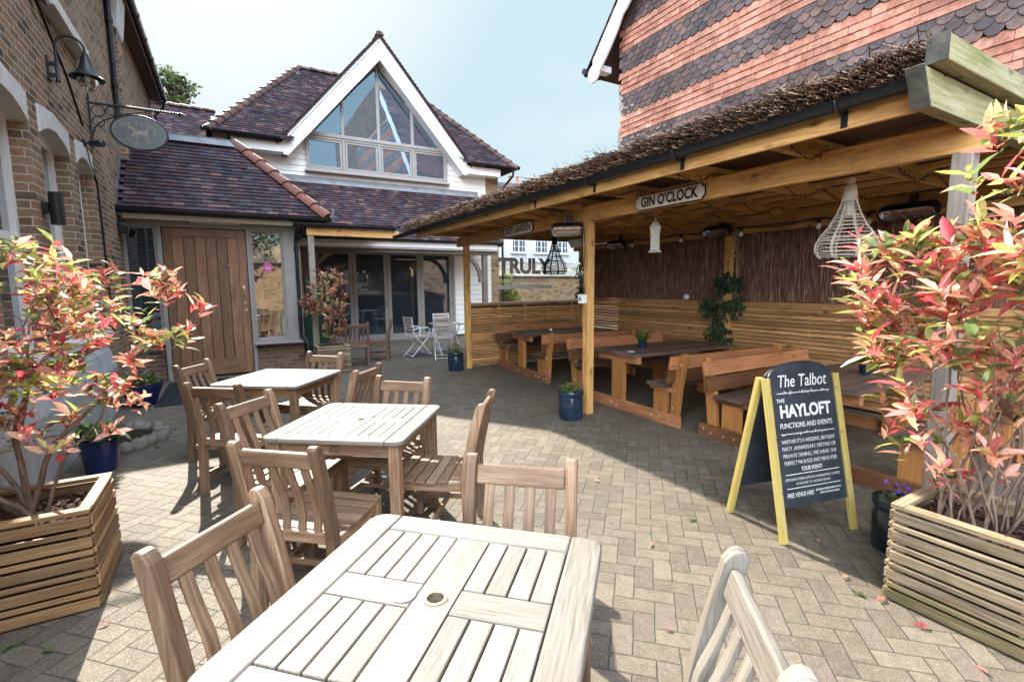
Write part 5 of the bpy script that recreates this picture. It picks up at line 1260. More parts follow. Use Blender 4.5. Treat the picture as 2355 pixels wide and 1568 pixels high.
# ================================================================ teak tables and chairs
def make_table(name, label, loc, rz, mat, cap=None, plate=False):
    T = thing(name, label, 'table', loc, rz, 'square teak tables')
    S = 0.85; h = S / 2; zt, zb = 0.742, 0.712; fw = 0.105
    p = MB()
    rc = 0.055
    def corner(cx, cy, a0): return [(cx + rc * math.cos(a0 + math.pi / 2 * i / 6), cy + rc * math.sin(a0 + math.pi / 2 * i / 6)) for i in range(7)]
    for s_ in (-1, 1):           # side stiles run front to back with rounded corners
        if s_ > 0: poly = [(h - fw, -h)] + corner(h - rc, -h + rc, -math.pi / 2) + corner(h - rc, h - rc, 0) + [(h - fw, h)]
        else: poly = [(-h + fw, h)] + corner(-h + rc, h - rc, math.pi / 2) + corner(-h + rc, -h + rc, math.pi) + [(-h + fw, -h)]
        p.prism(poly, (0, 0, (zt + zb) / 2), (1, 0, 0), (0, 1, 0), zt - zb)
        p.box((-h + fw + 0.001, s_ * h if s_ < 0 else h - fw, zb), (h - fw - 0.001, -h + fw if s_ < 0 else h, zt))
    p.build('top_frame', M[mat], T, False, 0.009, 3)
    p = MB(); iw = h - fw; g = 0.004; cs = 0.055
    # centre stile with the parasol hole: two boards around a square gap, hole ring on top
    zt2 = zt - 0.001
    angs = sorted([2 * math.pi * i / 24 for i in range(24)] + [math.atan2(sy * iw, sx * cs) % (2 * math.pi) for sx in (-1, 1) for sy in (-1, 1)]); k = len(angs)
    ring = [(0.026 * math.cos(a), 0.026 * math.sin(a)) for a in angs]
    outer = []
    for a in angs:
        c, s2 = math.cos(a), math.sin(a); f = min(cs / abs(c) if abs(c) > 1e-6 else 9, (iw - g) / abs(s2) if abs(s2) > 1e-6 else 9); outer.append((c * f, s2 * f))
    cb = MB(); o = random.random() * 30; rn = random.random()
    for z, fl in ((zt2, 0), (zb, 1)):
        for i in range(k):
            j = (i + 1) % k; q = [(*ring[i], z), (*outer[i], z), (*outer[j], z), (*ring[j], z)]
            uv = [(o + a[1], o + a[0]) for a in q]; cb.face(q[::-1] if fl else q, uv[::-1] if fl else uv, rn)
    for i in range(k):
        j = (i + 1) % k; cb.face([(*ring[i], zb), (*ring[j], zb), (*ring[j], zt2), (*ring[i], zt2)][::-1], rn=rn); cb.face([(*outer[i], zb), (*outer[j], zb), (*outer[j], zt2), (*outer[i], zt2)], rn=rn)
    cb.build('centre_board', M[mat], T)
    for s_ in (-1, 1):
        p.box((min(s_ * (cs + g), s_ * (iw - g)), -0.052, zb), (max(s_ * (cs + g), s_ * (iw - g)), 0.052, zt2))
        n = 4; w = (iw - cs - g) / n
        for t in (-1, 1):
            for i in range(n):
                a = cs + g + i * w; x0, x1 = a + g * 0.4, a + w - g * 1.1
                ya, yb = 0.052 + g, iw - g
                p.box((min(s_ * x0, s_ * x1), min(t * ya, t * yb), zb), (max(s_ * x0, s_ * x1), max(t * ya, t * yb), zt2))
    p.build('top_slats', M[mat], T, False, 0.0035, 2)
    p = MB(); p.lathe([(0.024, -0.012), (0.024, 0.0015), (0.034, 0.0015), (0.035, -0.0015)], 28, (0, 0, zt)); p.build('hole_ring', M['brass'], T)
    p = MB()
    for s_ in (-1, 1):
        p.box((-h + 0.09, s_ * (h - 0.07) - 0.012, 0.632), (h - 0.09, s_ * (h - 0.07) + 0.012, 0.7118)); p.box((s_ * (h - 0.07) - 0.012, -h + 0.09, 0.632), (s_ * (h - 0.07) + 0.012, h - 0.09, 0.7118))
    ap = p.build('apron', M['teak'], T, False, 0.003)
    if plate:
        p = MB(); p.box((-0.03, -h + 0.05, 0.655), (0.03, -h + 0.058, 0.69)); p.build('maker_plate', M['brass'], ap, False, 0.003)
    for sx in (-1, 1):
        for sy in (-1, 1):
            p = MB(); p.box((sx * (h - 0.065) - 0.032, sy * (h - 0.065) - 0.032, 0.0), (sx * (h - 0.065) + 0.032, sy * (h - 0.065) + 0.032, 0.7115)); p.build('leg', M['teak'], T, False, 0.006)
    if cap:
        c = thing('hole_cap', cap[0], 'cap', (0, 0, 0), 0, 'parasol hole caps'); v = Matrix.Rotation(rz, 3, 'Z') @ Vector(cap[1]); c.location = (loc[0] + v.x, loc[1] + v.y, zt)
        p = MB(); p.lathe([(0, 0.008), (0.030, 0.008), (0.036, 0.0065), (0.037, 0.0)], 28); p.build('disc', M['white_plastic'], c)
        p = MB(); p.lathe([(0.030, 0.0085), (0.034, 0.0078), (0.036, 0.006)], 28); p.build('rim', M['grey_frame'], c)
    return T
random.seed(31)
make_table('teak_table', 'silvery square teak table nearest the camera with a dark parasol hole and cap', (0.438, 1.194, 0), R(-45.0), 'teak_pale', ('white round hole cap on the nearest teak table', (-0.095, -0.004, 0)))
make_table('teak_table', 'silvery square teak table in the middle of the row with a maker plate', (0.686, 3.150, 0), R(-37.05), 'teak_pale', ('pale round hole cap on the middle teak table', (0.02, 0.10, 0)), True)
make_table('teak_table', 'silvery square teak table furthest back in front of the plank door', (0.372, 5.107, 0), R(-37.85), 'teak_pale')

def make_chair(name, label, mat, loc=(0, 0, 0), rz=0, group='teak garden chairs'):
    T = thing(name, label, 'chair', loc, rz, group)
    def prof(z):       # centre line of the back post, y for z
        if z < 0.42: return -0.215 - 0.02 * (1 - z / 0.42)
        t = (z - 0.42) / 0.48; return -0.215 - 0.105 * t ** 1.25
    zs = [0, 0.15, 0.30, 0.42, 0.50, 0.58, 0.66, 0.74, 0.82, 0.87]
    for s_ in (-1, 1):
        fr = [(prof(z) + 0.030, z) for z in zs]; bk = [(prof(z) - 0.030, z) for z in zs]
        top = [(prof(0.9) + 0.030 * math.cos(a * math.pi / 6), 0.872 + 0.030 * math.sin(a * math.pi / 6)) for a in range(1, 6)]
        poly = fr + top + bk[::-1]
        p = MB(); p.prism(poly, (s_ * 0.207, 0, 0), (0, 1, 0), (0, 0, 1), 0.046); bpo = p.build('back_post', M[mat], T, False, 0.007, 3)
        for y, z in ((prof(0.84), 0.84), (prof(0.45), 0.40)): p = MB(); p.lathe([(0, 0.001), (0.009, 0.001), (0.009, -0.002)], 10, (s_ * 0.2302, y, z), (s_, 0, 0)); p.build('dowel', M['brass'], bpo)
        p = MB(); p.box((s_ * 0.207 - 0.022, 0.185, 0.0), (s_ * 0.207 + 0.022, 0.23, 0.415)); p.build('leg', M[mat], T, False, 0.005)
        p = MB(); p.prism([(-0.19, 0.355), (0.19, 0.355), (0.19, 0.412), (0.05, 0.400), (-0.06, 0.398), (-0.19, 0.410)], (s_ * 0.207, 0, 0), (0, 1, 0), (0, 0, 1), 0.026, along='x'); p.build('seat_rail', M[mat], T, False, 0.003)
        p = MB(); p.box((s_ * 0.207 - 0.011, -0.195, 0.12), (s_ * 0.207 + 0.011, 0.186, 0.16)); p.build('stretcher', M[mat], T, False, 0.003)
    p = MB(); p.box((-0.197, -0.012, 0.125), (0.197, 0.012, 0.158)); p.build('stretcher', M[mat], T, False, 0.003)
    p = MB(); p.box((-0.186, 0.197, 0.355), (0.186, 0.222, 0.41)); p.build('front_rail', M[mat], T, False, 0.003)
    p = MB(); d = Vector((0, prof(0.88) - prof(0.78), 0.10)).normalized(); n = Vector((0, d.z, -d.y))
    p.obox((0, prof(0.825), 0.822), (X3, n, d), (0.368, 0.030, 0.082)); p.build('top_rail', M[mat], T, False, 0.011, 4)
    p = MB(); p.obox((0, prof(0.44) + 0.0, 0.415), (X3, Y3, Z3), (0.368, 0.028, 0.055)); p.build('lower_rail', M[mat], T, False, 0.004)
    p = MB()
    for x in (-0.126, -0.042, 0.042, 0.126):
        z0, z1 = 0.435, 0.79; k = 12; c = []
        for i in range(k + 1):
            t = i / k; z = z0 + (z1 - z0) * t
            c.append((prof(z) + 0.004 + 0.034 * math.sin(math.pi * t) * (1.25 - t) - 0.016 * math.sin(math.pi * t) ** 2 * (t > .5) * (t - .5) * 2, z))
        poly = [(y + 0.008, z) for y, z in c] + [(y - 0.008, z) for y, z in c[::-1]]
        p.prism(poly, (x, 0, 0), (0, 1, 0), (0, 0, 1), 0.042)
    p.build('back_slats', M[mat], T, False, 0.005, 2)
    p = MB(); ys = [0.205, 0.135, 0.065, -0.005, -0.075, -0.145]
    for i, y in enumerate(ys):
        z = 0.425 - 0.016 * math.sin(math.pi * min(1, max(0, (0.235 - y) / 0.42))); 
        if i == 0: z = 0.424
        p.box((-0.232, y - 0.031, z - 0.011), (0.232, y + 0.031, z + 0.011)) if y > -0.14 else p.box((-0.18, y - 0.031, z - 0.011), (0.18, y + 0.031, z + 0.011))
    p.build('seat', M[mat], T, False, 0.005, 2)
    return T
random.seed(13)
CH = [  # label, top-rail centre x,y, facing x,y
 ('weathered teak chair at lower left with its back to the nearest table edge', (-0.09, 1.71), (0.72, -0.69), 'a'),
 ('weathered teak chair tucked behind the far edge of the nearest table', (0.985, 1.64), (-0.66, -0.75), 'a'),
 ('silvery teak chair cut off by the bottom edge, right of the nearest table', (0.975, 0.60), (-0.77, 0.64), 'p'),
 ('brown teak chair with its back to us in front of the middle table', (0.135, 2.385), (0.67, 0.74), 'a'),
 ('teak chair on the left side of the middle table, facing right', (0.055, 3.54), (0.72, -0.69), 'a'),
 ('teak chair facing us behind the middle table', (1.12, 3.64), (-0.70, -0.70), 'a'),
 ('teak chair seen from the side at the right of the middle table', (1.36, 2.70), (-0.80, 0.60), 'a'),
 ('teak chair on the left side of the furthest table by the door', (-0.34, 5.47), (0.84, -0.54), 'a'),
 ('teak chair with its back to us at the near left of the furthest table', (-0.145, 4.18), (0.62, 0.78), 'a'),
 ('teak chair facing us behind the furthest table beside the tall planter', (0.84, 5.48), (-0.76, -0.64), 'a'),
 ('teak chair turned sideways at the right of the furthest table', (1.00, 4.29), (-0.74, 0.67), 'a'),
]
c0 = {'a': None, 'p': None}
for lab, tc, fc, kind in CH:
    f = Vector((fc[0], fc[1], 0)).normalized(); rz = math.atan2(f.y, f.x) - math.pi / 2
    loc = (tc[0] + f.x * 0.305, tc[1] + f.y * 0.305, 0)
    if c0[kind] is None:
        c = make_chair('garden_chair', lab, 'teak' if kind == 'a' else 'teak_pale'); c0[kind] = c
    else: c = copy_tree(c0[kind]); c['label'] = lab
    c.location = loc; c.rotation_euler = (0, 0, rz)
# two reddish chairs by the folding doors
CB = make_chair('dining_chair', 'dark red brown wooden chair with its back to us beside the rear planter', 'teak_red', (2.15, 9.98, 0), R(-8), 'red brown chairs by the folding doors')
c = copy_tree(CB); c['label'] = 'dark red brown wooden chair standing sideways in front of the folding doors'; c.location = (2.72, 10.55, 0); c.rotation_euler = (0, 0, R(70))

# ================================================================ folding bistro set
def bistro_chair(label, loc, rz):
    T = thing('folding_chair', label, 'chair', loc, rz, 'white folding chairs')
    for s_ in (-1, 1):
        x = s_ * 0.20
        p = MB(); p.tube([(x, 0.26, 0.0), (x, 0.20, 0.06), (x, -0.06, 0.36), (x, -0.20, 0.52), (x, -0.25, 0.90)], 0.011, 8); p.build('back_leg', M['white_metal'], T)
        p = MB(); p.tube([(x * 0.9, -0.28, 0.0), (x * 0.9, -0.20, 0.05), (x * 0.9, 0.10, 0.36), (x * 0.9, 0.20, 0.44)], 0.011, 8); p.build('front_leg', M['white_metal'], T)
        p = MB(); p.tube([(x * 1.08, -0.21, 0.62), (x * 1.12, -0.05, 0.66), (x * 1.12, 0.14, 0.65), (x * 1.1, 0.20, 0.60), (x * 1.0, 0.16, 0.45)], 0.012, 8); p.build('armrest', M['white_metal'], T)
    p = MB()
    for i in range(6): p.box((-0.20, -0.17 + i * 0.066, 0.445), (0.20, -0.17 + i * 0.066 + 0.05, 0.460))
    p.build('seat', M['slat_pale'], T, False, 0.003)
    p = MB(); d = Vector((0, -0.12, 0.99)).normalized(); n = Vector((0, d.z, -d.y))
    for i in range(5): p.obox((0, -0.215 - 0.0085 * i, 0.60 + i * 0.068), (X3, n, d), (0.40, 0.014, 0.05))
    p.build('backrest', M['slat_pale'], T, False, 0.003)
    p = MB(); p.tube([(-0.18, -0.235, 0.03), (0.18, -0.235, 0.03)], 0.008, 6); p.tube([(-0.2, 0.22, 0.04), (0.2, 0.22, 0.04)], 0.008, 6); p.build('crossbar', M['white_metal'], T)
    return T
T = thing('bistro_table', 'small white folding table beside the pergola post in front of the folding doors', 'table', (4.35, 10.55, 0))
p = MB()
for i in range(7): p.box((-0.32, -0.32 + i * 0.092, 0.705), (0.32, -0.32 + i * 0.092 + 0.084, 0.725))
p.build('tabletop', M['slat_pale'], T, False, 0.003)
for s_ in (-1, 1):
    p = MB(); p.tube([(s_ * 0.24, -0.28, 0), (s_ * 0.24, 0.25, 0.70)], 0.011, 8); p.build('leg', M['white_metal'], T)
    p = MB(); p.tube([(s_ * 0.215, 0.28, 0), (s_ * 0.215, -0.25, 0.70)], 0.011, 8); p.build('leg', M['white_metal'], T)
bistro_chair('white folding chair with its slatted back to us near the blue pot', (4.02, 9.98, 0), R(-20))
bistro_chair('white folding chair seen from the side on the left of the white table', (3.68, 10.68, 0), R(-80))
bistro_chair('white folding chair facing us behind the white table', (4.55, 11.25, 0), R(172))

# ================================================================ planters
def planter(label, lo, hi, zt, mat, lower=None, post=0.05):
    cx, cy = (lo[0] + hi[0]) / 2, (lo[1] + hi[1]) / 2
    T = thing('planter', label, 'planter', (cx, cy, 0), 0, 'square slatted planters')
    hw, hd = (hi[0] - lo[0]) / 2, (hi[1] - lo[1]) / 2
    n = 9; h = (zt - 0.03) / n; up, dn_ = MB(), MB()
    zc = 0.012
    for i in range(n):
        hh = h * (1.22 if i % 2 == 0 else 0.74) * (1.0 if n % 2 == 0 else 0.9933); z0 = zc; z1 = z0 + hh - 0.015; zc += hh; b = dn_ if (lower and i < 2) else up
        bulge = 0.006 * (n - i) / n
        for s_ in (-1, 1):
            j = random.uniform(-.002, .002)
            b.box((-hw - bulge, s_ * (hd + bulge) - 0.009 + j, z0), (hw + bulge, s_ * (hd + bulge) + 0.009 + j, z1))
            b.box((s_ * (hw + bulge) - 0.009 + j, -hd - bulge + 0.0095, z0), (s_ * (hw + bulge) + 0.009 + j, hd + bulge - 0.0095, z1))
    up.build('slats', M[mat], T, False, 0.003)
    if lower: dn_.build('lower_slats', M[lower], T, False, 0.003)
    for sx in (-1, 1):
        for sy in (-1, 1): p = MB(); p.box((sx * (hw - 0.035) - 0.02, sy * (hd - 0.035) - 0.02, 0.0), (sx * (hw - 0.035) + 0.02, sy * (hd - 0.035) + 0.02, zt - 0.02)); p.build('corner_post', M[mat], T)
    p = MB(); w = 0.055
    for s_ in (-1, 1):
        p.box((-hw - 0.004, s_ * (hd - w / 2 + 0.008) - w / 2, zt - 0.02), (hw + 0.004, s_ * (hd - w / 2 + 0.008) + w / 2, zt + 0.004))
        p.box((s_ * (hw - w / 2 + 0.008) - w / 2, -hd + w - 0.006, zt - 0.02), (s_ * (hw - w / 2 + 0.008) + w / 2, hd - w + 0.006, zt + 0.004))
    p.build('rim', M[mat], T, False, 0.004)
    p = MB(); p.box((-hw + 0.012, -hd + 0.012, 0.02), (hw - 0.012, hd - 0.012, 0.06)); p.box((-hw + 0.04, -hd + 0.04, 0.05), (hw - 0.04, hd - 0.04, zt - 0.12)); p.build('liner', M['black_plastic'], T)
    p = MB(); k = 14; vs = []
    for i in range(k + 1):
        for j in range(k + 1):
            vs.append((-hw + 0.02 + (2 * hw - 0.04) * i / k, -hd + 0.02 + (2 * hd - 0.04) * j / k, zt - 0.085 + random.uniform(-.012, .012)))
    p.idx(vs, [(i * (k + 1) + j, (i + 1) * (k + 1) + j, (i + 1) * (k + 1) + j + 1, i * (k + 1) + j + 1) for i in range(k) for j in range(k)])
    for i in range(260):
        a = Vector((random.uniform(-hw + .04, hw - .04), random.uniform(-hd + .04, hd - .04), zt - 0.075 + random.uniform(-.01, .012))); d = rnd_dir(); d.z *= 0.3
        p.obox(a, (d.normalized(), d.cross(Z3).normalized(), Z3), (random.uniform(.02, .06), random.uniform(.006, .016), 0.004))
    p.build('bark_mulch', M['bark_chip'], T)
    return T
random.seed(5)
planter('honey coloured slatted planter at the left edge holding a red leaved shrub', (-1.22, 3.03), (-0.67, 3.58), 0.52, 'planter')
planter('weathered slatted planter with green algae at the lower right corner', (2.79, 0.52), (3.32, 1.05), 0.50, 'planter_old', 'planter_grn')
planter('slatted planter in the shade beside the porch post at the back', (1.33, 9.36), (1.90, 9.90), 0.50, 'planter_old')

# ================================================================ red-leaved shrubs (photinia): stems, twigs and whorls of leaves
NEW = [(0.84, 0.38, 0.27), (0.89, 0.50, 0.35), (0.74, 0.22, 0.20), (0.88, 0.53, 0.33), (0.62, 0.11, 0.13), (0.86, 0.44, 0.38)]
OLD = [(0.36, 0.42, 0.11), (0.50, 0.54, 0.17), (0.24, 0.31, 0.10), (0.60, 0.58, 0.20), (0.15, 0.22, 0.08)]
DRK = [(0.30, 0.07, 0.075), (0.36, 0.11, 0.07), (0.20, 0.085, 0.065), (0.15, 0.17, 0.08)]
def shrub(label, loc, ells, stems, ntips, seed, lsz=0.075, zbase=0.42, pal=(0.62, 0.28), rbase=0.016, whorl=(5, 8), slim=(.32, .44), sprd=0.05):
    """ells: list of (centre, radii) in world space for the crown; tips are spread through them"""
    random.seed(seed)
    T = thing('photinia_shrub', label, 'shrub', loc, 0, 'red leaved shrubs in planters')
    o = Vector(loc); st, lv = MB(), MB()
    tips = []
    vol = [e[1][0] * e[1][1] * e[1][2] for e in ells]
    for i in range(ntips):
        e = random.choices(ells, vol)[0]
        d = rnd_dir() * random.uniform(0.35, 1.0) ** 0.5
        tips.append(Vector((e[0][0] + d.x * e[1][0], e[0][1] + d.y * e[1][1], e[0][2] + d.z * e[1][2])))
    nodes = []
    top = max(t.z for t in tips)
    cen = sum(tips, Vector()) / len(tips)
    for k in range(stems):
        b = o + Vector((random.uniform(-sprd, sprd), random.uniform(-sprd, sprd), zbase))
        tgt = random.choice(tips); tgt = b.lerp(tgt, 0.72)
        m1 = b.lerp(tgt, 0.33) + Vector((random.uniform(-.05, .05), random.uniform(-.05, .05), 0.06)); m2 = b.lerp(tgt, 0.66) + Vector((random.uniform(-.05, .05), random.uniform(-.05, .05), 0.05))
        pts = [b, m1, m2, tgt]; r = rbase * random.uniform(.6, 1.15)
        sp = []
        for i in range(3):
            for q in range(4): sp.append(pts[i].lerp(pts[i + 1], q / 4))
        sp.append(tgt); sp = [p + Vector((random.gauss(0, .006), random.gauss(0, .006), 0)) for p in sp]; sp[0] = b
        st.tube([p - o for p in sp], [r * (1 - 0.65 * i / 12) for i in range(13)], 7)
        for i, p in enumerate(sp[4:]): nodes.append((p, r * (1 - .65 * (i + 4) / 12)))
    random.shuffle(tips)
    for t in tips:
        nd = min(nodes, key=lambda a: (a[0] - t).length + (0.35 if a[0].z > t.z - 0.02 else 0))
        p, r = nd; dist = (t - p).length
        mid = p.lerp(t, 0.5) + Vector((random.gauss(0, .03), random.gauss(0, .03), -0.05 * dist + random.gauss(0, .02)))
        q1 = p.lerp(mid, .5) + Vector((0, 0, .01)); q2 = mid.lerp(t, .5) + Vector((random.gauss(0, .01), random.gauss(0, .01), -.01))
        r0 = min(r * 0.7, 0.006 + 0.004 * dist)
        st.tube([p - o, q1 - o, mid - o, q2 - o, t - o], [r0, r0 * .8, r0 * .6, r0 * .45, 0.0016], 5, caps=False)
        nodes.append((mid, r0 * .7)); nodes.append((q2, r0 * .5))
        ax = (t - q2).normalized(); ax = (ax + Vector((0, 0, 0.75))).normalized()
        kind = random.random(); pal_ = NEW if kind < pal[0] else (OLD if kind < pal[0] + pal[1] else DRK)
        n = random.randint(*whorl); a0 = random.uniform(0, 6.28); sd = ax.orthogonal().normalized(); sv = ax.cross(sd)
        for i in range(n):
            a = a0 + i * 2.4; op = random.uniform(0.45, 1.25) + (0.3 if pal_ is OLD else 0); d = ax * math.cos(op) + (sd * math.cos(a) + sv * math.sin(a)) * math.sin(op)
            c = random.choice(pal_); k = random.uniform(.75, 1.25)
            if random.random() < .15: c = random.choice(OLD if pal_ is NEW else NEW)
            s_ = lsz * random.uniform(.5, 1.4); leaf(lv, t - ax * 0.012 * i - o, d, ax, s_, s_ * random.uniform(*slim), tuple(x * k for x in c), random.uniform(.15, .75), random.uniform(-.05, .38))
        for f in (0.55, 0.8):                       # single leaves along the twig
            if random.random() < 0.75:
                b = mid.lerp(t, f); d = rnd_dir(); d.z = abs(d.z) * .3; c = random.choice(OLD if random.random() < .65 else NEW); s_ = lsz * random.uniform(.7, 1.15)
                leaf(lv, b - o, d, Z3, s_, s_ * random.uniform(.42, .5), tuple(x * random.uniform(.8, 1.2) for x in c), 0.25, random.uniform(0, .25))
    st.build('stems', M['stem'], T); lv.build('leaves', M['leaf'], T)
    return T
shrub('red leaved shrub with open twiggy stems in the left planter', (-0.93, 3.30, 0), [((-0.98, 3.32, 1.52), (0.52, 0.40, 0.40)), ((-0.50, 3.28, 1.50), (0.44, 0.34, 0.30)), ((-0.72, 3.2, 1.02), (0.30, 0.28, 0.26)), ((-1.25, 3.3, 1.15), (0.35, 0.3, 0.5))], 8, 290, 11, 0.074, 0.44, (0.58, 0.32), 0.015)
shrub('tall dense red leaved shrub in the algae stained planter on the right', (3.06, 0.80, 0), [((2.98, 0.92, 1.48), (0.34, 0.52, 0.42)), ((2.95, 1.12, 1.62), (0.26, 0.38, 0.28)), ((2.86, 0.58, 1.98), (0.26, 0.34, 0.55)), ((2.95, 1.0, 1.12), (0.26, 0.38, 0.30)), ((2.95, 0.95, 0.85), (0.22, 0.25, 0.2)), ((3.02, 0.80, 0.62), (0.20, 0.20, 0.10))], 24, 235, 23, 0.102, 0.42, (0.66, 0.25), 0.0075, (6, 11), (.26, .38), 0.13)
shrub('slim shaded shrub in the planter beside the porch post', (1.61, 9.63, 0), [((1.62, 9.62, 1.50), (0.38, 0.34, 0.50)), ((1.66, 9.62, 0.95), (0.28, 0.28, 0.40)), ((1.30, 9.7, 1.3), (0.2, 0.2, 0.25))], 6, 150, 37, 0.085, 0.42, (0.36, 0.34), 0.012)

# ================================================================ glazed pots and their plants
def pot(label, loc, r, h, mat, prof=None, crest=False):
    T = thing('plant_pot', label, 'plant pot', loc, 0, 'glazed plant pots')
    p = MB(); t = 0.018
    p.lathe(prof or [(0, 0.0), (r * .86, 0.0), (r * .90, 0.01), (r * .98, h * .35), (r * .99, h * .70), (r * .93, h * .80), (r * .93, h * .83), (r * 1.02, h * .88), (r * 1.04, h * .95), (r * 1.01, h), (r * .93, h), (r * .90, h * .9), (r * .88, h * .5)], 36)
    p.build('pot', M[mat], T)
    p = MB(); k = 18; p.lathe([(0, h * .88), (r * .4, h * .885), (r * .9, h * .875)], k); p.build('soil', M['soil'], T)
    if crest:
        p = MB(); d = Vector((-0.72, -0.69, 0)); sd = Z3.cross(d); c = Vector((0, 0, h * .5)) + d * (r * .985)
        for q in (0.055, 0.036, 0.02): p.tube([c + sd * q * math.cos(a * math.pi / 10) + Z3 * q * math.sin(a * math.pi / 10) - d * (r - math.sqrt(max(0, r * r - (q * math.cos(a * math.pi / 10)) ** 2))) for a in range(21)], 0.004, 5, caps=False)
        for a in range(8): p.tube([c + sd * .02 * math.cos(a * math.pi / 4) + Z3 * .02 * math.sin(a * math.pi / 4), c + sd * .05 * math.cos(a * math.pi / 4) + Z3 * .05 * math.sin(a * math.pi / 4) - d * .006], 0.0035, 5)
        p.build('moulded_crest', M[mat], T)
    return T
def tuft(name, label, loc, r, h, n, cols, lsz, petals=None, seed=1, cat='plant'):
    random.seed(seed); T = thing(name, label, cat, loc)
    lv = MB(); st = MB()
    for i in range(n):
        a = random.uniform(0, 6.28); q = r * random.random() ** .6; b = Vector((q * .5 * math.cos(a), q * .5 * math.sin(a), 0)); e = Vector((q * math.cos(a), q * math.sin(a), h * random.uniform(.4, 1.0) * (1 - .45 * (q / r) ** 2)))
        st.tube([b, b.lerp(e, .6) + Vector((0, 0, .01)), e], [0.002, 0.0016, 0.001], 4, caps=False)
        for j in range(2): leaf(lv, b.lerp(e, random.uniform(.5, 1)), rnd_dir() + Vector((math.cos(a), math.sin(a), .4)), Z3, lsz * random.uniform(.7, 1.3), lsz * .62, tuple(x * random.uniform(.7, 1.3) for x in random.choice(cols)), .2, .15)
    st.build('stalks', M['leaf'] if False else M['stem'], T); lv.build('leaves', M['foliage'], T)
    if petals:
        for i in range(petals[1]):
            p = MB()
            a = random.uniform(0, 6.28); q = r * random.uniform(.2, .85); c = Vector((q * math.cos(a), q * math.sin(a), h * random.uniform(.8, 1.15)))
            for j in range(6): leaf(p, c, rnd_dir() + Vector((0, 0, .5)), Z3, petals[2], petals[2] * .8, tuple(x * random.uniform(.8, 1.2) for x in petals[0]), .1, .1)
            p.build('flower', M['petal'], T)
    return T
GP = [(0.10, 0.17, 0.035), (0.15, 0.22, 0.05), (0.07, 0.12, 0.03), (0.20, 0.25, 0.07)]
pot('navy blue glazed pot beside the middle front post of the pergola', (3.45, 4.57, 0), 0.148, 0.34, 'blue_glaze')
tuft('bedding_plant', 'leafy green plant in the navy pot by the middle post', (3.45, 4.57, 0.30), 0.14, 0.16, 90, GP, 0.05, None, 3)
pot('navy blue glazed pot beside the far front post of the pergola', (3.63, 8.40, 0), 0.155, 0.34, 'blue_glaze')
tuft('bedding_plant', 'green plant with small red flowers in the pot by the far post', (3.63, 8.40, 0.30), 0.15, 0.22, 80, GP, 0.045, ((0.40, 0.03, 0.05), 9, 0.022), 5)
pot('dark teal glazed pot with a moulded crest between chalkboard and right planter', (3.37, 1.235, 0), 0.135, 0.31, 'dark_glaze', None, True)
tuft('viola', 'violet flowers in the dark teal pot behind the right planter', (3.37, 1.235, 0.26), 0.12, 0.10, 40, GP, 0.035, ((0.20, 0.12, 0.42), 9, 0.028), 6, 'flowers')
pot('cobalt blue pot with leafy bedding plants behind the left planter', (-1.08, 5.42, 0), 0.145, 0.30, 'cobalt', [(0, 0), (0.105, 0), (0.11, 0.01), (0.142, 0.28), (0.15, 0.285), (0.15, 0.30), (0.135, 0.30), (0.125, 0.2)])
tuft('primula', 'red flowered primula in the cobalt pot behind the left planter', (-1.08, 5.42, 0.27), 0.16, 0.14, 60, [(0.12, 0.20, 0.06), (0.16, 0.26, 0.08), (0.08, 0.15, 0.05)], 0.10, ((0.45, 0.02, 0.06), 8, 0.03), 7, 'flowers')
pot('cobalt blue bowl shaped pot on the ground left of the door', (-1.12, 8.20, 0), 0.23, 0.30, 'cobalt', [(0, 0), (0.14, 0), (0.15, 0.015), (0.23, 0.24), (0.255, 0.29), (0.255, 0.305), (0.23, 0.305), (0.2, 0.2)])
tuft('bedding_plant', 'trailing green plant in the bowl shaped pot left of the door', (-1.12, 8.20, 0.27), 0.24, 0.2, 110, GP, 0.06, ((0.5, 0.4, 0.45), 6, 0.025), 8)
random.seed(6)
def grasspot(label, loc, s=1.0):
    T = thing('grass_pot', label, 'pot plant', loc, 0, 'small pots of grass on picnic tables')
    p = MB(); p.lathe([(0, 0), (0.040 * s, 0), (0.045 * s, .005), (0.058 * s, .105 * s), (0.062 * s, .11 * s), (0.054 * s, .112 * s), (0.05 * s, .09 * s), (0, .09 * s)], 20); p.build('pot', M['blue_glaze'], T)
    p = MB()
    for i in range(230):
        a = random.uniform(0, 6.28); q = 0.04 * s * random.random(); t = random.uniform(.0, 1.0); b = Vector((q * math.cos(a), q * math.sin(a), .09 * s)); d = Vector((math.cos(a) * t * .8, math.sin(a) * t * .8, 1))
        leaf(p, b, d, Z3, random.uniform(.09, .16) * s, .008 * s, tuple(x * random.uniform(.7, 1.3) for x in random.choice(GP)), .1, .35)
    p.build('grass', M['foliage'], T); return T
grasspot('small pot of green grass standing on the middle picnic table', (4.75, 4.72, 0.742))
grasspot('small pot of bluish grass on the picnic table behind the chalkboard', (5.05, 2.20, 0.742), 0.9)

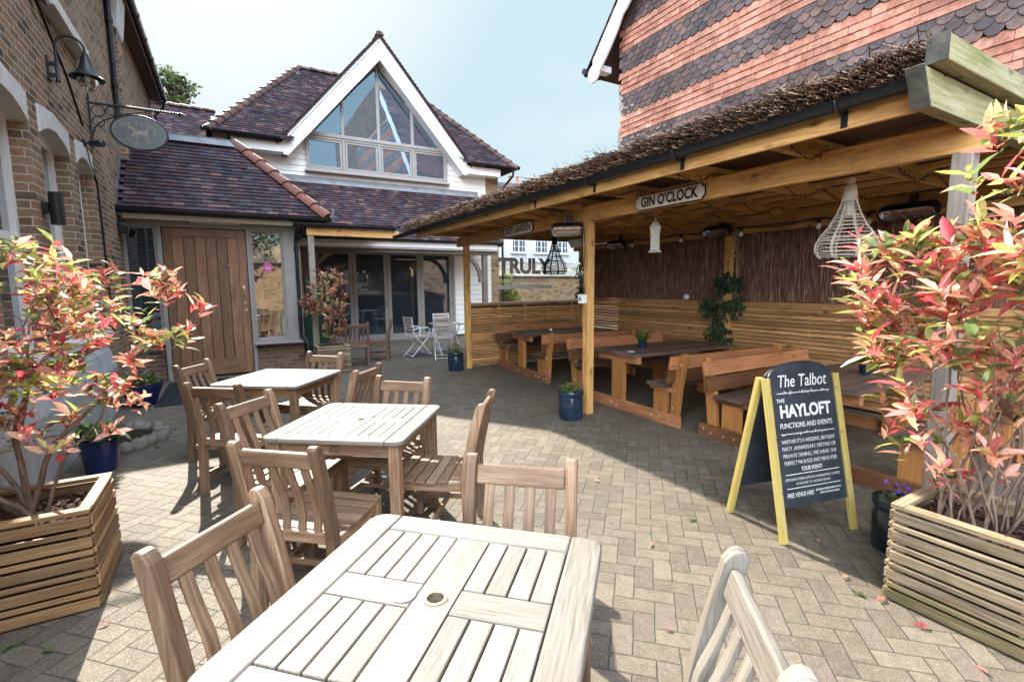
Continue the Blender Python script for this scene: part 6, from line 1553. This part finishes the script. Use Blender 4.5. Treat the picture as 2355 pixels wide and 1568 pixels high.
# artificial ivy climbing two of the back posts
def ivy(label, loc, blobs, n, seed):
    random.seed(seed); T = thing('ivy_garland', label, 'plant', loc, 0, 'leafy garlands on the back posts'); o = Vector(loc); st, lv = MB(), MB()
    pts = [o + Vector((random.gauss(0, .03), random.gauss(0, .03), z * .1)) for z in range(0, 14)]
    st.tube([p - o for p in pts], 0.008, 6)
    for i in range(n):
        b = random.choices(blobs, [q[1][0] * q[1][1] * q[1][2] for q in blobs])[0]; d = rnd_dir() * random.random() ** .4
        p = Vector((b[0][0] + d.x * b[1][0], b[0][1] + d.y * b[1][1], b[0][2] + d.z * b[1][2]))
        root = min(pts, key=lambda a: (a - p).length)
        if i % 3 == 0: st.tube([root - o, (root + p) / 2 + Vector((0, 0, .05)) - o, p - o], [.003, .002, .001], 4, caps=False)
        for j in range(4):
            c = random.choice([(0.022, 0.060, 0.030), (0.035, 0.085, 0.040), (0.015, 0.042, 0.024), (0.10, 0.15, 0.08)]); s_ = random.uniform(.045, .075)
            leaf(lv, p + rnd_dir() * .03 - o, Vector((-.5, 0, -1)) + rnd_dir() * .9, Vector((-1, 0, .4)), s_, s_ * .5, tuple(x * random.uniform(.7, 1.3) for x in c), .25, .2)
    st.build('vine', M['stem'], T); lv.build('leaves', M['ivy'], T)
ivy('bushy artificial ivy on the middle back post behind the picnic table', (6.58, 4.85, 0.45), [((6.5, 4.75, 1.58), (0.15, 0.28, 0.18)), ((6.5, 4.98, 1.22), (0.15, 0.26, 0.20)), ((6.5, 4.82, 0.82), (0.15, 0.24, 0.24)), ((6.5, 4.62, 1.25), (0.13, 0.2, 0.2))], 230, 9)
ivy('dark artificial ivy in the far corner beyond the middle front post', (6.55, 8.15, 0.9), [((6.45, 8.1, 1.85), (0.15, 0.22, 0.32)), ((6.45, 8.05, 1.4), (0.18, 0.3, 0.22))], 190, 10)
# ================================================================ chalkboard
T = thing('chalkboard_sign', 'arched chalkboard on yellow wooden legs standing in front of the pergola', 'signboard', (3.18, 1.77, 0), R(-12.6))
U_ = Vector((0, 0.21, 1.0)).normalized(); N_ = Vector((0, -U_.z, U_.y))
def bp(s_, z, off=0.0): return Vector((s_, -0.23 + 0.21 * z, z)) + N_ * off
for back in (0, 1):
    f = -1 if back else 1
    def bq(s_, z, off=0.0):
        q = bp(s_, z, off); return Vector((q.x, -q.y if back else q.y, q.z))
    for s_ in (-1, 1):
        p = MB(); p.bar(bq(s_ * 0.288, 0.0), bq(s_ * 0.288, 0.995), 0.046, 0.032, (0, -1, 0.2)); lg = p.build('leg', M['yellow'], T, False, 0.005)
        if not back:
            for z in (0.30, 0.62, 0.90): p = MB(); p.lathe([(0, .003), (.006, .002), (.007, 0)], 8, bq(s_ * 0.272, z, 0.0165), tuple(N_)); p.build('screw', M['brass'], lg)
    poly = [(-0.266, 0.205), (0.266, 0.205), (0.266, 0.95)] + [(0.266 * math.cos(a * math.pi / 16), 0.985 + 0.105 * math.sin(a * math.pi / 16)) for a in range(1, 16)] + [(-0.266, 0.95)]
    U2 = Vector((0, 0.21 * f, 1.0)); org = bq(0, 0, -0.004)
    p = MB(); p.prism(poly, org, X3, U2, 0.012); p.build('board', M['chalk'], T)
p = MB(); p.bar(Vector((-0.25, 0, 0.965)), Vector((0.25, 0, 0.965)), 0.03, 0.03); p.build('hinge_bar', M['yellow'], T)
def chalk(body, z, size, w=None, s0=0.0, bold=0.0, shear=0.0, name='lettering', align='CENTER'):
    return text_mesh(body, size, M['chalk_white'], name, T, bp(s0, z, 0.0028), (1, 0, 0), tuple(U_), align=align, bold=bold, shear=shear, depth=0.0005, boxw=w)
chalk('The Talbot', 0.965, 0.112, 0.40, 0, 0.0, 0.22)
chalk('THE', 0.848, 0.034, 0.065, -0.19, 0.0)
chalk('HAYLOFT', 0.778, 0.108, 0.42, 0.005, 0.0035)
chalk('FUNCTIONS AND EVENTS', 0.692, 0.046, 0.43, 0, 0.0)
for z, b in ((0.595, "WHETHER IT'S A WEDDING, BIRTHDAY"), (0.552, 'PARTY, ANNIVERSARY, MEETING OR'), (0.509, 'PRIVATE DINING, WE HAVE THE'), (0.466, 'PERFECT PACKAGE AND MENU FOR')): chalk(b, z, 0.036, 0.44 if z > .5 and z < .56 or z > .59 else (0.41 if z > .5 else 0.43), 0, -0.0006, 0.12)
chalk('YOUR EVENT!', 0.423, 0.038, 0.17, 0, 0.0, 0.12)
chalk('OPEN BAR/CATERING OPTIONS AVAILABLE/FULLY STAFFED/', 0.366, 0.024, 0.45, 0, -0.0005, 0.1)
chalk('IN THE HEART OF CUCKFIELD VILLAGE', 0.338, 0.024, 0.28, 0.0, -0.0005, 0.1)
chalk('FREE VENUE HIRE', 0.272, 0.040, 0.215, -0.115, -0.0003, 0.1)
chalk('(REQUIRES A MINIMUM SPEND ON THE', 0.283, 0.017, 0.21, 0.115, 0.0, 0.1)
chalk('EVENTS CATERING, DRINKS)', 0.262, 0.017, 0.16, 0.125, 0.0, 0.1)
p = MB(); random.seed(3)
def rule(a, b, z, t=0.004):
    q = [bp(a, z, .0026), bp(b, z, .0026), bp(b, z + t, .0026), bp(a, z + t, .0026)]; p.face(q); 
for z in (0.892, 0.640, 0.395, 0.312): rule(-0.215, 0.225, z)
for z, xs in ((0.895, [-.16, -.10, -.02, 0.03, .08, .16, .20]), (0.640, [-.20, -.10, -.06, 0.0, .05, .10, .15])):
    for x in xs:
        for q in range(random.randint(1, 3)):
            a = x + random.uniform(-.012, .02); h = random.uniform(.008, .02); zz = z + random.uniform(-.014, .002); w = random.uniform(.002, .005)
            sl2 = random.uniform(-.01, .01); p.face([bp(a, zz, .0026), bp(a + w, zz, .0026), bp(a + w + sl2, zz + h, .0026), bp(a + sl2, zz + h, .0026)])
p.build('chalk_rules', M['chalk_white'], T)

# ================================================================ fittings on the left wall
T = thing('wall_lamp', 'black swan neck wall lamp with bell shade on the brick wall', 'lamp', (-1.45, 6.9, 3.85))
p = MB(); p.box((0.0, -0.05, -0.13), (0.022, 0.05, 0.10)); p.box((0.022, -0.018, -0.09), (0.08, 0.018, -0.055)); p.box((0.022, -0.018, 0.02), (0.08, 0.018, 0.055)); p.lathe([(0.0, 0.10), (0.016, 0.10), (0.016, -0.10), (0.022, -0.11), (0.018, -0.14), (0, -0.14)], 10, (0.075, 0, 0)); p.build('bracket', M['black_iron'], T, False, 0.003)
p = MB(); pts = [(0.075, 0, -0.08), (0.075, 0, 0.22)]
for k in range(1, 13): a = math.pi - math.pi * k / 12; pts.append((0.075 + 0.1175 + 0.1175 * math.cos(a), 0, 0.22 + 0.1175 * math.sin(a)))
pts.append((0.31, 0, 0.16)); p.tube(pts, 0.013, 10); p.build('swan_neck', M['black_iron'], T)
LZ = -0.005
p = MB(); p.lathe([(0.0, 0.175), (0.024, 0.175), (0.026, 0.15), (0.036, 0.14), (0.038, 0.125), (0.042, 0.10), (0.056, 0.045), (0.083, -0.005), (0.118, -0.035), (0.128, -0.045), (0.126, -0.05), (0.08, -0.015), (0.05, 0.035), (0.0, 0.05)], 28, (0.31, 0, LZ)); p.v = [((a - 0.31) * 1.18 + 0.31, b * 1.18, (c - LZ) * 1.1 + LZ) for a, b, c in p.v]; p.build('bell_shade', M['black_iron'], T)
p = MB(); p.lathe([(0.070, -0.015), (0.075, -0.045), (0.070, -0.085), (0.048, -0.13), (0.016, -0.145), (0, -0.147)], 20, (0.31, 0, LZ)); p.v = [((a - 0.31) * 1.3 + 0.31, b * 1.3, (c - LZ) * 1.22 + LZ) for a, b, c in p.v]; p.build('glass_globe', M['globe'], T)
p = MB(); p.lathe([(0.0, 0.03), (0.016, 0.03), (0.02, -0.01), (0.032, -0.05), (0.018, -0.085), (0, -0.09)], 14, (0.31, 0, LZ)); p.build('bulb', M['bulb'], T)

T = thing('sign_bracket', 'black wrought iron bracket with scrolls fixed to the brick wall', 'bracket', (-1.45, 8.5, 3.7))
p = MB(); p.tube([(0.03, 0, -0.28), (0.03, 0, 0.42)], 0.014, 8); p.tube([(0.0, 0, -0.25), (0.03, 0, -0.25)], 0.01, 6); p.tube([(0, 0, 0.35), (0.03, 0, 0.35)], 0.01, 6)
p.tube([(0.03, 0, 0.31), (0.3, 0, 0.312), (1.02, 0, 0.315)], 0.015, 8); p.lathe([(0.014, 0), (0.026, 0.02), (0.014, 0.05), (0.0, 0.10)], 8, (1.0, 0, 0.315), (1, 0, 0)); p.build('bar', M['black_iron'], T)
p = MB()
for cx, cz, r in ((0.12, 0.22, 0.068), (0.255, 0.235, 0.055), (0.115, 0.085, 0.062)): p.tube([(cx + r * math.cos(a * math.pi / 10), 0, cz + r * math.sin(a * math.pi / 10)) for a in range(21)], 0.007, 6, caps=False)
p.tube([(0.03, 0, -0.16)] + [(0.05 + 0.62 * t ** 1.5, 0, -0.10 + 0.40 * t ** 0.62) for t in [k / 12 for k in range(1, 13)]], 0.009, 6)
for k in range(22): x = 0.32 + 0.03 * k; p.tube([(x, -0.012, 0.330), (x + 0.018, 0.012, 0.330)], 0.006, 5)
p.build('scrollwork', M['black_iron'], T)
T = thing('hanging_sign', 'oval slate coloured hanging sign with a dog and faded lettering', 'sign', (-0.905, 8.5, 3.695))
def ell(rx, rz, n=40): return [(rx * math.cos(2 * math.pi * i / n), rz * math.sin(2 * math.pi * i / n)) for i in range(n)]
p = MB(); p.prism(ell(0.325, 0.235), (0, 0, 0), (1, 0, 0), (0, 0, 1), 0.035, along='x'); p.build('rim', M['sign_rim'], T, False, 0.005)
p = MB(); p.prism(ell(0.302, 0.213), (0, 0, 0), (1, 0, 0), (0, 0, 1), 0.040, along='x'); p.build('face', M['sign_slate'], T)
p = MB()
o1, o2 = ell(0.285, 0.197), ell(0.280, 0.192)
for i in range(40): j = (i + 1) % 40; p.face([(*o1[i][:1], -0.0208, o1[i][1]), (o1[j][0], -0.0208, o1[j][1]), (o2[j][0], -0.0208, o2[j][1]), (o2[i][0], -0.0208, o2[i][1])])
p.build('gilt_line', M['gilt'], T)
for body, r_x, r_z, a0, a1, sz in (('The Talbot', 0.215, 0.125, 148, 32, 0.075), ('CUCKFIELD', 0.205, 0.145, 222, 318, 0.052)):
    n = len(body)
    for i, ch in enumerate(body):
        if ch == ' ': continue
        a = R(a0 + (a1 - a0) * i / (n - 1)); up_ = 1 if a0 < 180 else -1
        t = Vector((-r_x * math.sin(a), 0, r_z * math.cos(a))) * (-1 if up_ > 0 else 1); t.normalize(); nrm = Vector((-t.z, 0, t.x))
        if i == 0: parts_ = []
        parts_.append(text_mesh(ch, sz, M['gilt'], 'lettering', None, (r_x * math.cos(a), -0.0208, r_z * math.sin(a)), tuple(t), tuple(nrm), bold=0.001, depth=0.0004))
    bm = bmesh.new()
    for q in parts_: bm.from_mesh(q.data)
    me = bpy.data.meshes.new('lettering'); bm.to_mesh(me); bm.free(); me.materials.append(M['gilt'])
    for q in parts_: d_ = q.data; bpy.data.objects.remove(q); bpy.data.meshes.remove(d_)
    lo_ = bpy.data.objects.new('lettering', me); COL.objects.link(lo_); lo_.parent = T
dog = [(-.13, .045), (-.115, .075), (-.085, .082), (-.065, .06), (-.03, .035), (.03, .03), (.065, .035), (.085, .075), (.115, .095), (.12, .088), (.10, .065), (.088, .025), (.09, -.01), (.075, -.035), (.095, -.085), (.08, -.088), (.06, -.045), (.045, -.02), (-.01, -.022), (-.035, -.03), (-.03, -.085), (-.045, -.088), (-.05, -.03), (-.065, -.025), (-.085, -.07), (-.10, -.066), (-.08, -.01), (-.07, .015), (-.09, .04)]
p = MB(); p.prism([(a, b - 0.005) for a, b in dog[::-1]], (0, -0.0205, 0), (1, 0, 0), (0, 0, 1), 0.0008); p.build('painted_dog', M['gilt'], T)
for x in (-0.24, 0.20):
    p = MB()
    zt = 0.30; zb = 0.235 * math.sqrt(1 - (x / 0.325) ** 2)
    k = 4
    for i in range(k):
        z0 = zb + (zt - zb) * i / k; z1 = zb + (zt - zb) * (i + 1) / k; p.tube([(x + 0.007 * math.cos(a * math.pi / 4), (0.002 if i % 2 else -0.002), (z0 + z1) / 2 + (z1 - z0) * .6 * math.sin(a * math.pi / 4)) for a in range(9)], 0.003, 5, caps=False)
    p.build('chain', M['black_iron'], T)
T = thing('security_camera', 'small dark security camera pointing along the brick wall below the bracket', 'camera', (-1.45, 8.08, 3.40))
p = MB(); p.lathe([(0, 0.0), (0.05, 0.0), (0.05, 0.02), (0.02, 0.03), (0, 0.03)], 14, (0, 0, 0), (1, 0, 0)); p.tube([(0.02, 0, 0), (0.10, 0, -0.01)], 0.012, 8); p.build('mount', M['black_plastic'], T)
p = MB(); p.lathe([(0, -0.10), (0.040, -0.10), (0.042, 0.08), (0.03, 0.09), (0, 0.088)], 16, (0.15, -0.02, 0.0), (0.75, -0.65, -0.05)); p.build('body', M['black_plastic'], T)
T = thing('security_light', 'small black floodlight high on the brick wall above the swan neck lamp', 'floodlight', (-1.45, 6.55, 4.42))
p = MB(); p.box((0.0, -0.05, -0.06), (0.05, 0.05, 0.10)); p.prism([(0.04, 0.04), (0.14, 0.0), (0.12, -0.10), (0.03, -0.06)], (0, 0, 0), (1, 0, 0), (0, 0, 1), 0.13); p.build('body', M['black_plastic'], T, False, 0.006)
T = thing('corner_floodlight', 'black floodlight where the brick wall meets the entrance eaves', 'floodlight', (-1.42, 9.95, 2.60))
p = MB(); p.tube([(0, 0, 0.16), (0.0, 0, 0.05)], 0.03, 8); p.prism([(-0.05, 0.05), (0.10, -0.02), (0.06, -0.16), (-0.08, -0.09)], (0.02, -0.05, 0), (1, 0, 0), (0, 0, 1), 0.14); p.build('body', M['black_plastic'], T, False, 0.006)
T = thing('wall_light', 'black cylindrical up and down light between two windows of the brick wall', 'light', (-1.45, 6.20, 2.35))
p = MB(); p.box((0, -0.04, -0.05), (0.05, 0.04, 0.05)); p.lathe([(0, -0.15), (0.055, -0.15), (0.055, 0.15), (0, 0.15)], 18, (0.10, 0, 0)); p.build('body', M['black_plastic'], T)

# ================================================================ on the ground
T = thing('door_mat', 'dark ribbed rubber mat on the paving in front of the plank door', 'mat', (-0.42, 9.1, 0))
p = MB(); p.box((-0.55, -1.15, 0.004), (0.60, 0.75, 0.016))
for i in range(30): p.box((-0.53, -1.13 + i * 0.062, 0.016), (0.58, -1.13 + i * 0.062 + 0.03, 0.021))
p.build('rubber', M['mat'], T)
T = thing('drain_cover', 'square cast iron drain cover set in the paving before the folding doors', 'drain cover', (3.75, 10.75, 0))
p = MB(); p.box((-0.36, -0.36, 0.002), (0.36, 0.36, 0.010)); p.box((-0.29, -0.29, 0.010), (0.29, 0.29, 0.014)); p.build('plate', M['iron_cover'], T)
T = thing('wheeled_bin', 'dark green plastic bin standing in the corner between entrance and folding doors', 'bin', (1.62, 11.5, 0))
p = MB(); p.prism([(-0.24, 0.05), (0.24, 0.05), (0.28, 0.98), (-0.28, 0.98)], (0, 0, 0), (1, 0, 0), (0, 0, 1), 0.5); p.build('body', M['green_bin'], T, False, 0.02)
p = MB(); p.box((-0.30, -0.29, 0.98), (0.30, 0.29, 1.03)); p.build('lid', M['green_bin'], T, False, 0.015)
for s_ in (-1, 1): p = MB(); p.lathe([(0, -0.03), (0.1, -0.03), (0.1, 0.03), (0, 0.03)], 16, (s_ * 0.22, 0.24, 0.1), (1, 0, 0)); p.build('wheel', M['black_plastic'], T)
for x, y, lab in ((-0.95, 2.88, 'small green weed on the paving in front of the left planter'), (-0.62, 6.55, 'small weed growing beside the stone kerb'), (2.70, 1.12, 'tiny weed in the joint by the algae stained planter'), (2.62, 2.1, 'tiny weed in a joint left of the chalkboard leg'), (-0.72, 5.9, 'low weed at the near end of the stone kerb')):
    random.seed(int(x * 100) + 500); T = thing('weed', lab, 'weed', (x, y, 0), 0, 'weeds in the paving joints'); p = MB()
    for i in range(12): a = random.uniform(0, 6.28); leaf(p, (random.uniform(-.02, .02), random.uniform(-.02, .02), .002), (math.cos(a), math.sin(a), random.uniform(.1, .9)), Z3, random.uniform(.015, .04), .012, (0.075 * random.uniform(.7, 1.3), 0.105, 0.03), .2, .2)
    p.build('leaves', M['foliage'], T)
random.seed(12)
T = thing('stone_kerb', 'curved kerb of rough stones around a small bed left of the tables', 'kerb', (-1.15, 6.35, 0))
p = MB()
for i in range(13):
    a = R(-95 + 175 * i / 12); c = Vector((0.42 * math.cos(a), 0.48 * math.sin(a), 0.02)); pts = []
    rx, ry, rz_ = random.uniform(.07, .10), random.uniform(.06, .085), random.uniform(.06, .10)
    vs = []; fs = []
    for u in range(6):
        for v in range(9):
            th_, ph = math.pi * u / 5, 2 * math.pi * v / 9; k = random.uniform(.78, 1.18); vs.append(c + Vector((rx * math.sin(th_) * math.cos(ph) * k, ry * math.sin(th_) * math.sin(ph) * k, rz_ * math.cos(th_) * k)))
    for u in range(5):
        for v in range(9): fs.append((u * 9 + v, (u + 1) * 9 + v, (u + 1) * 9 + (v + 1) % 9, u * 9 + (v + 1) % 9))
    p.idx(vs, fs, sm=True)
p.build('stones', M['pebble'], T, sharp=80)
p = MB(); p.lathe([(0.40, 0.03), (0.2, 0.07), (0, 0.08)], 18); p.build('earth', M['soil'], T)
FL = [((2.49, 2.95), 'red leaf lying where the sun meets the pergola shadow'), ((2.14, 2.02), 'red leaf on sunlit paving left of the chalkboard'), ((1.66, 1.45), 'pinkish leaf on the paving right of the nearest table'), ((2.79, 1.24), 'red leaf on the paving between chalkboard and planter'), ((2.74, 1.05), 'red leaf against the corner of the algae stained planter'), ((2.68, 0.86), 'red leaf beside the front of the algae stained planter'), ((2.58, 0.62), 'pale pink leaf near the lower right corner'), ((3.05, 1.52), 'red leaf in the shade under the chalkboard'), ((3.3, 2.5), 'dark red leaf on the shaded paving by the bench rail'), ((-0.80, 2.75), 'green leaf on the shaded paving before the left planter'), ((-0.62, 2.85), 'two tone leaf beside the corner of the left planter'), ((-0.55, 3.3), 'crumpled pale leaf on the paving right of the left planter')]
random.seed(8)
for (x, y), lab in FL:
    p = MB(); c = random.choice(NEW) if 'green' not in lab and 'pale leaf' not in lab else random.choice(OLD)
    if 'pink' in lab: c = (0.6, 0.25, 0.22)
    a = random.uniform(0, 6.28); d = Vector((math.cos(a), math.sin(a), 0.08)); s_ = random.uniform(.05, .075)
    leaf(p, (-d.x * s_ / 2, -d.y * s_ / 2, 0.006), d, Z3, s_, s_ * .42, c, .5, .0)
    o = p.build('fallen_leaf', M['leaf']); o.location = (x, y, 0.002); tag(o, lab, 'leaf', 'fallen leaves')

# ================================================================ the world behind the photographer, seen in the window panes
random.seed(40)
BB = thing('opposite_building', 'red brick building across the courtyard, seen only in reflections', 'building', (4.0, -16.0, 0))
p = MB(); p.box((-2.0, -22.0, 0), (14.0, -16.0, 3.2)); p.prism([(-22.4, 3.2), (-15.6, 3.2), (-19, 4.8)], (6.0, 0, 0), (0, 1, 0), (0, 0, 1), 16.4) ; p.build('wall', M['brick_yel'], BB, True)
tree('courtyard_tree', 'leafy tree across the courtyard, seen only in reflections', (-3.5, -13.0, 0), 9.0, 2.6, 1500, GRN, 'trees across the courtyard', 0.3, 51)
tree('courtyard_tree', 'second leafy tree across the courtyard, seen only in reflections', (1.2, -15.0, 0), 8.0, 2.4, 1300, GRN, 'trees across the courtyard', 0.3, 52)
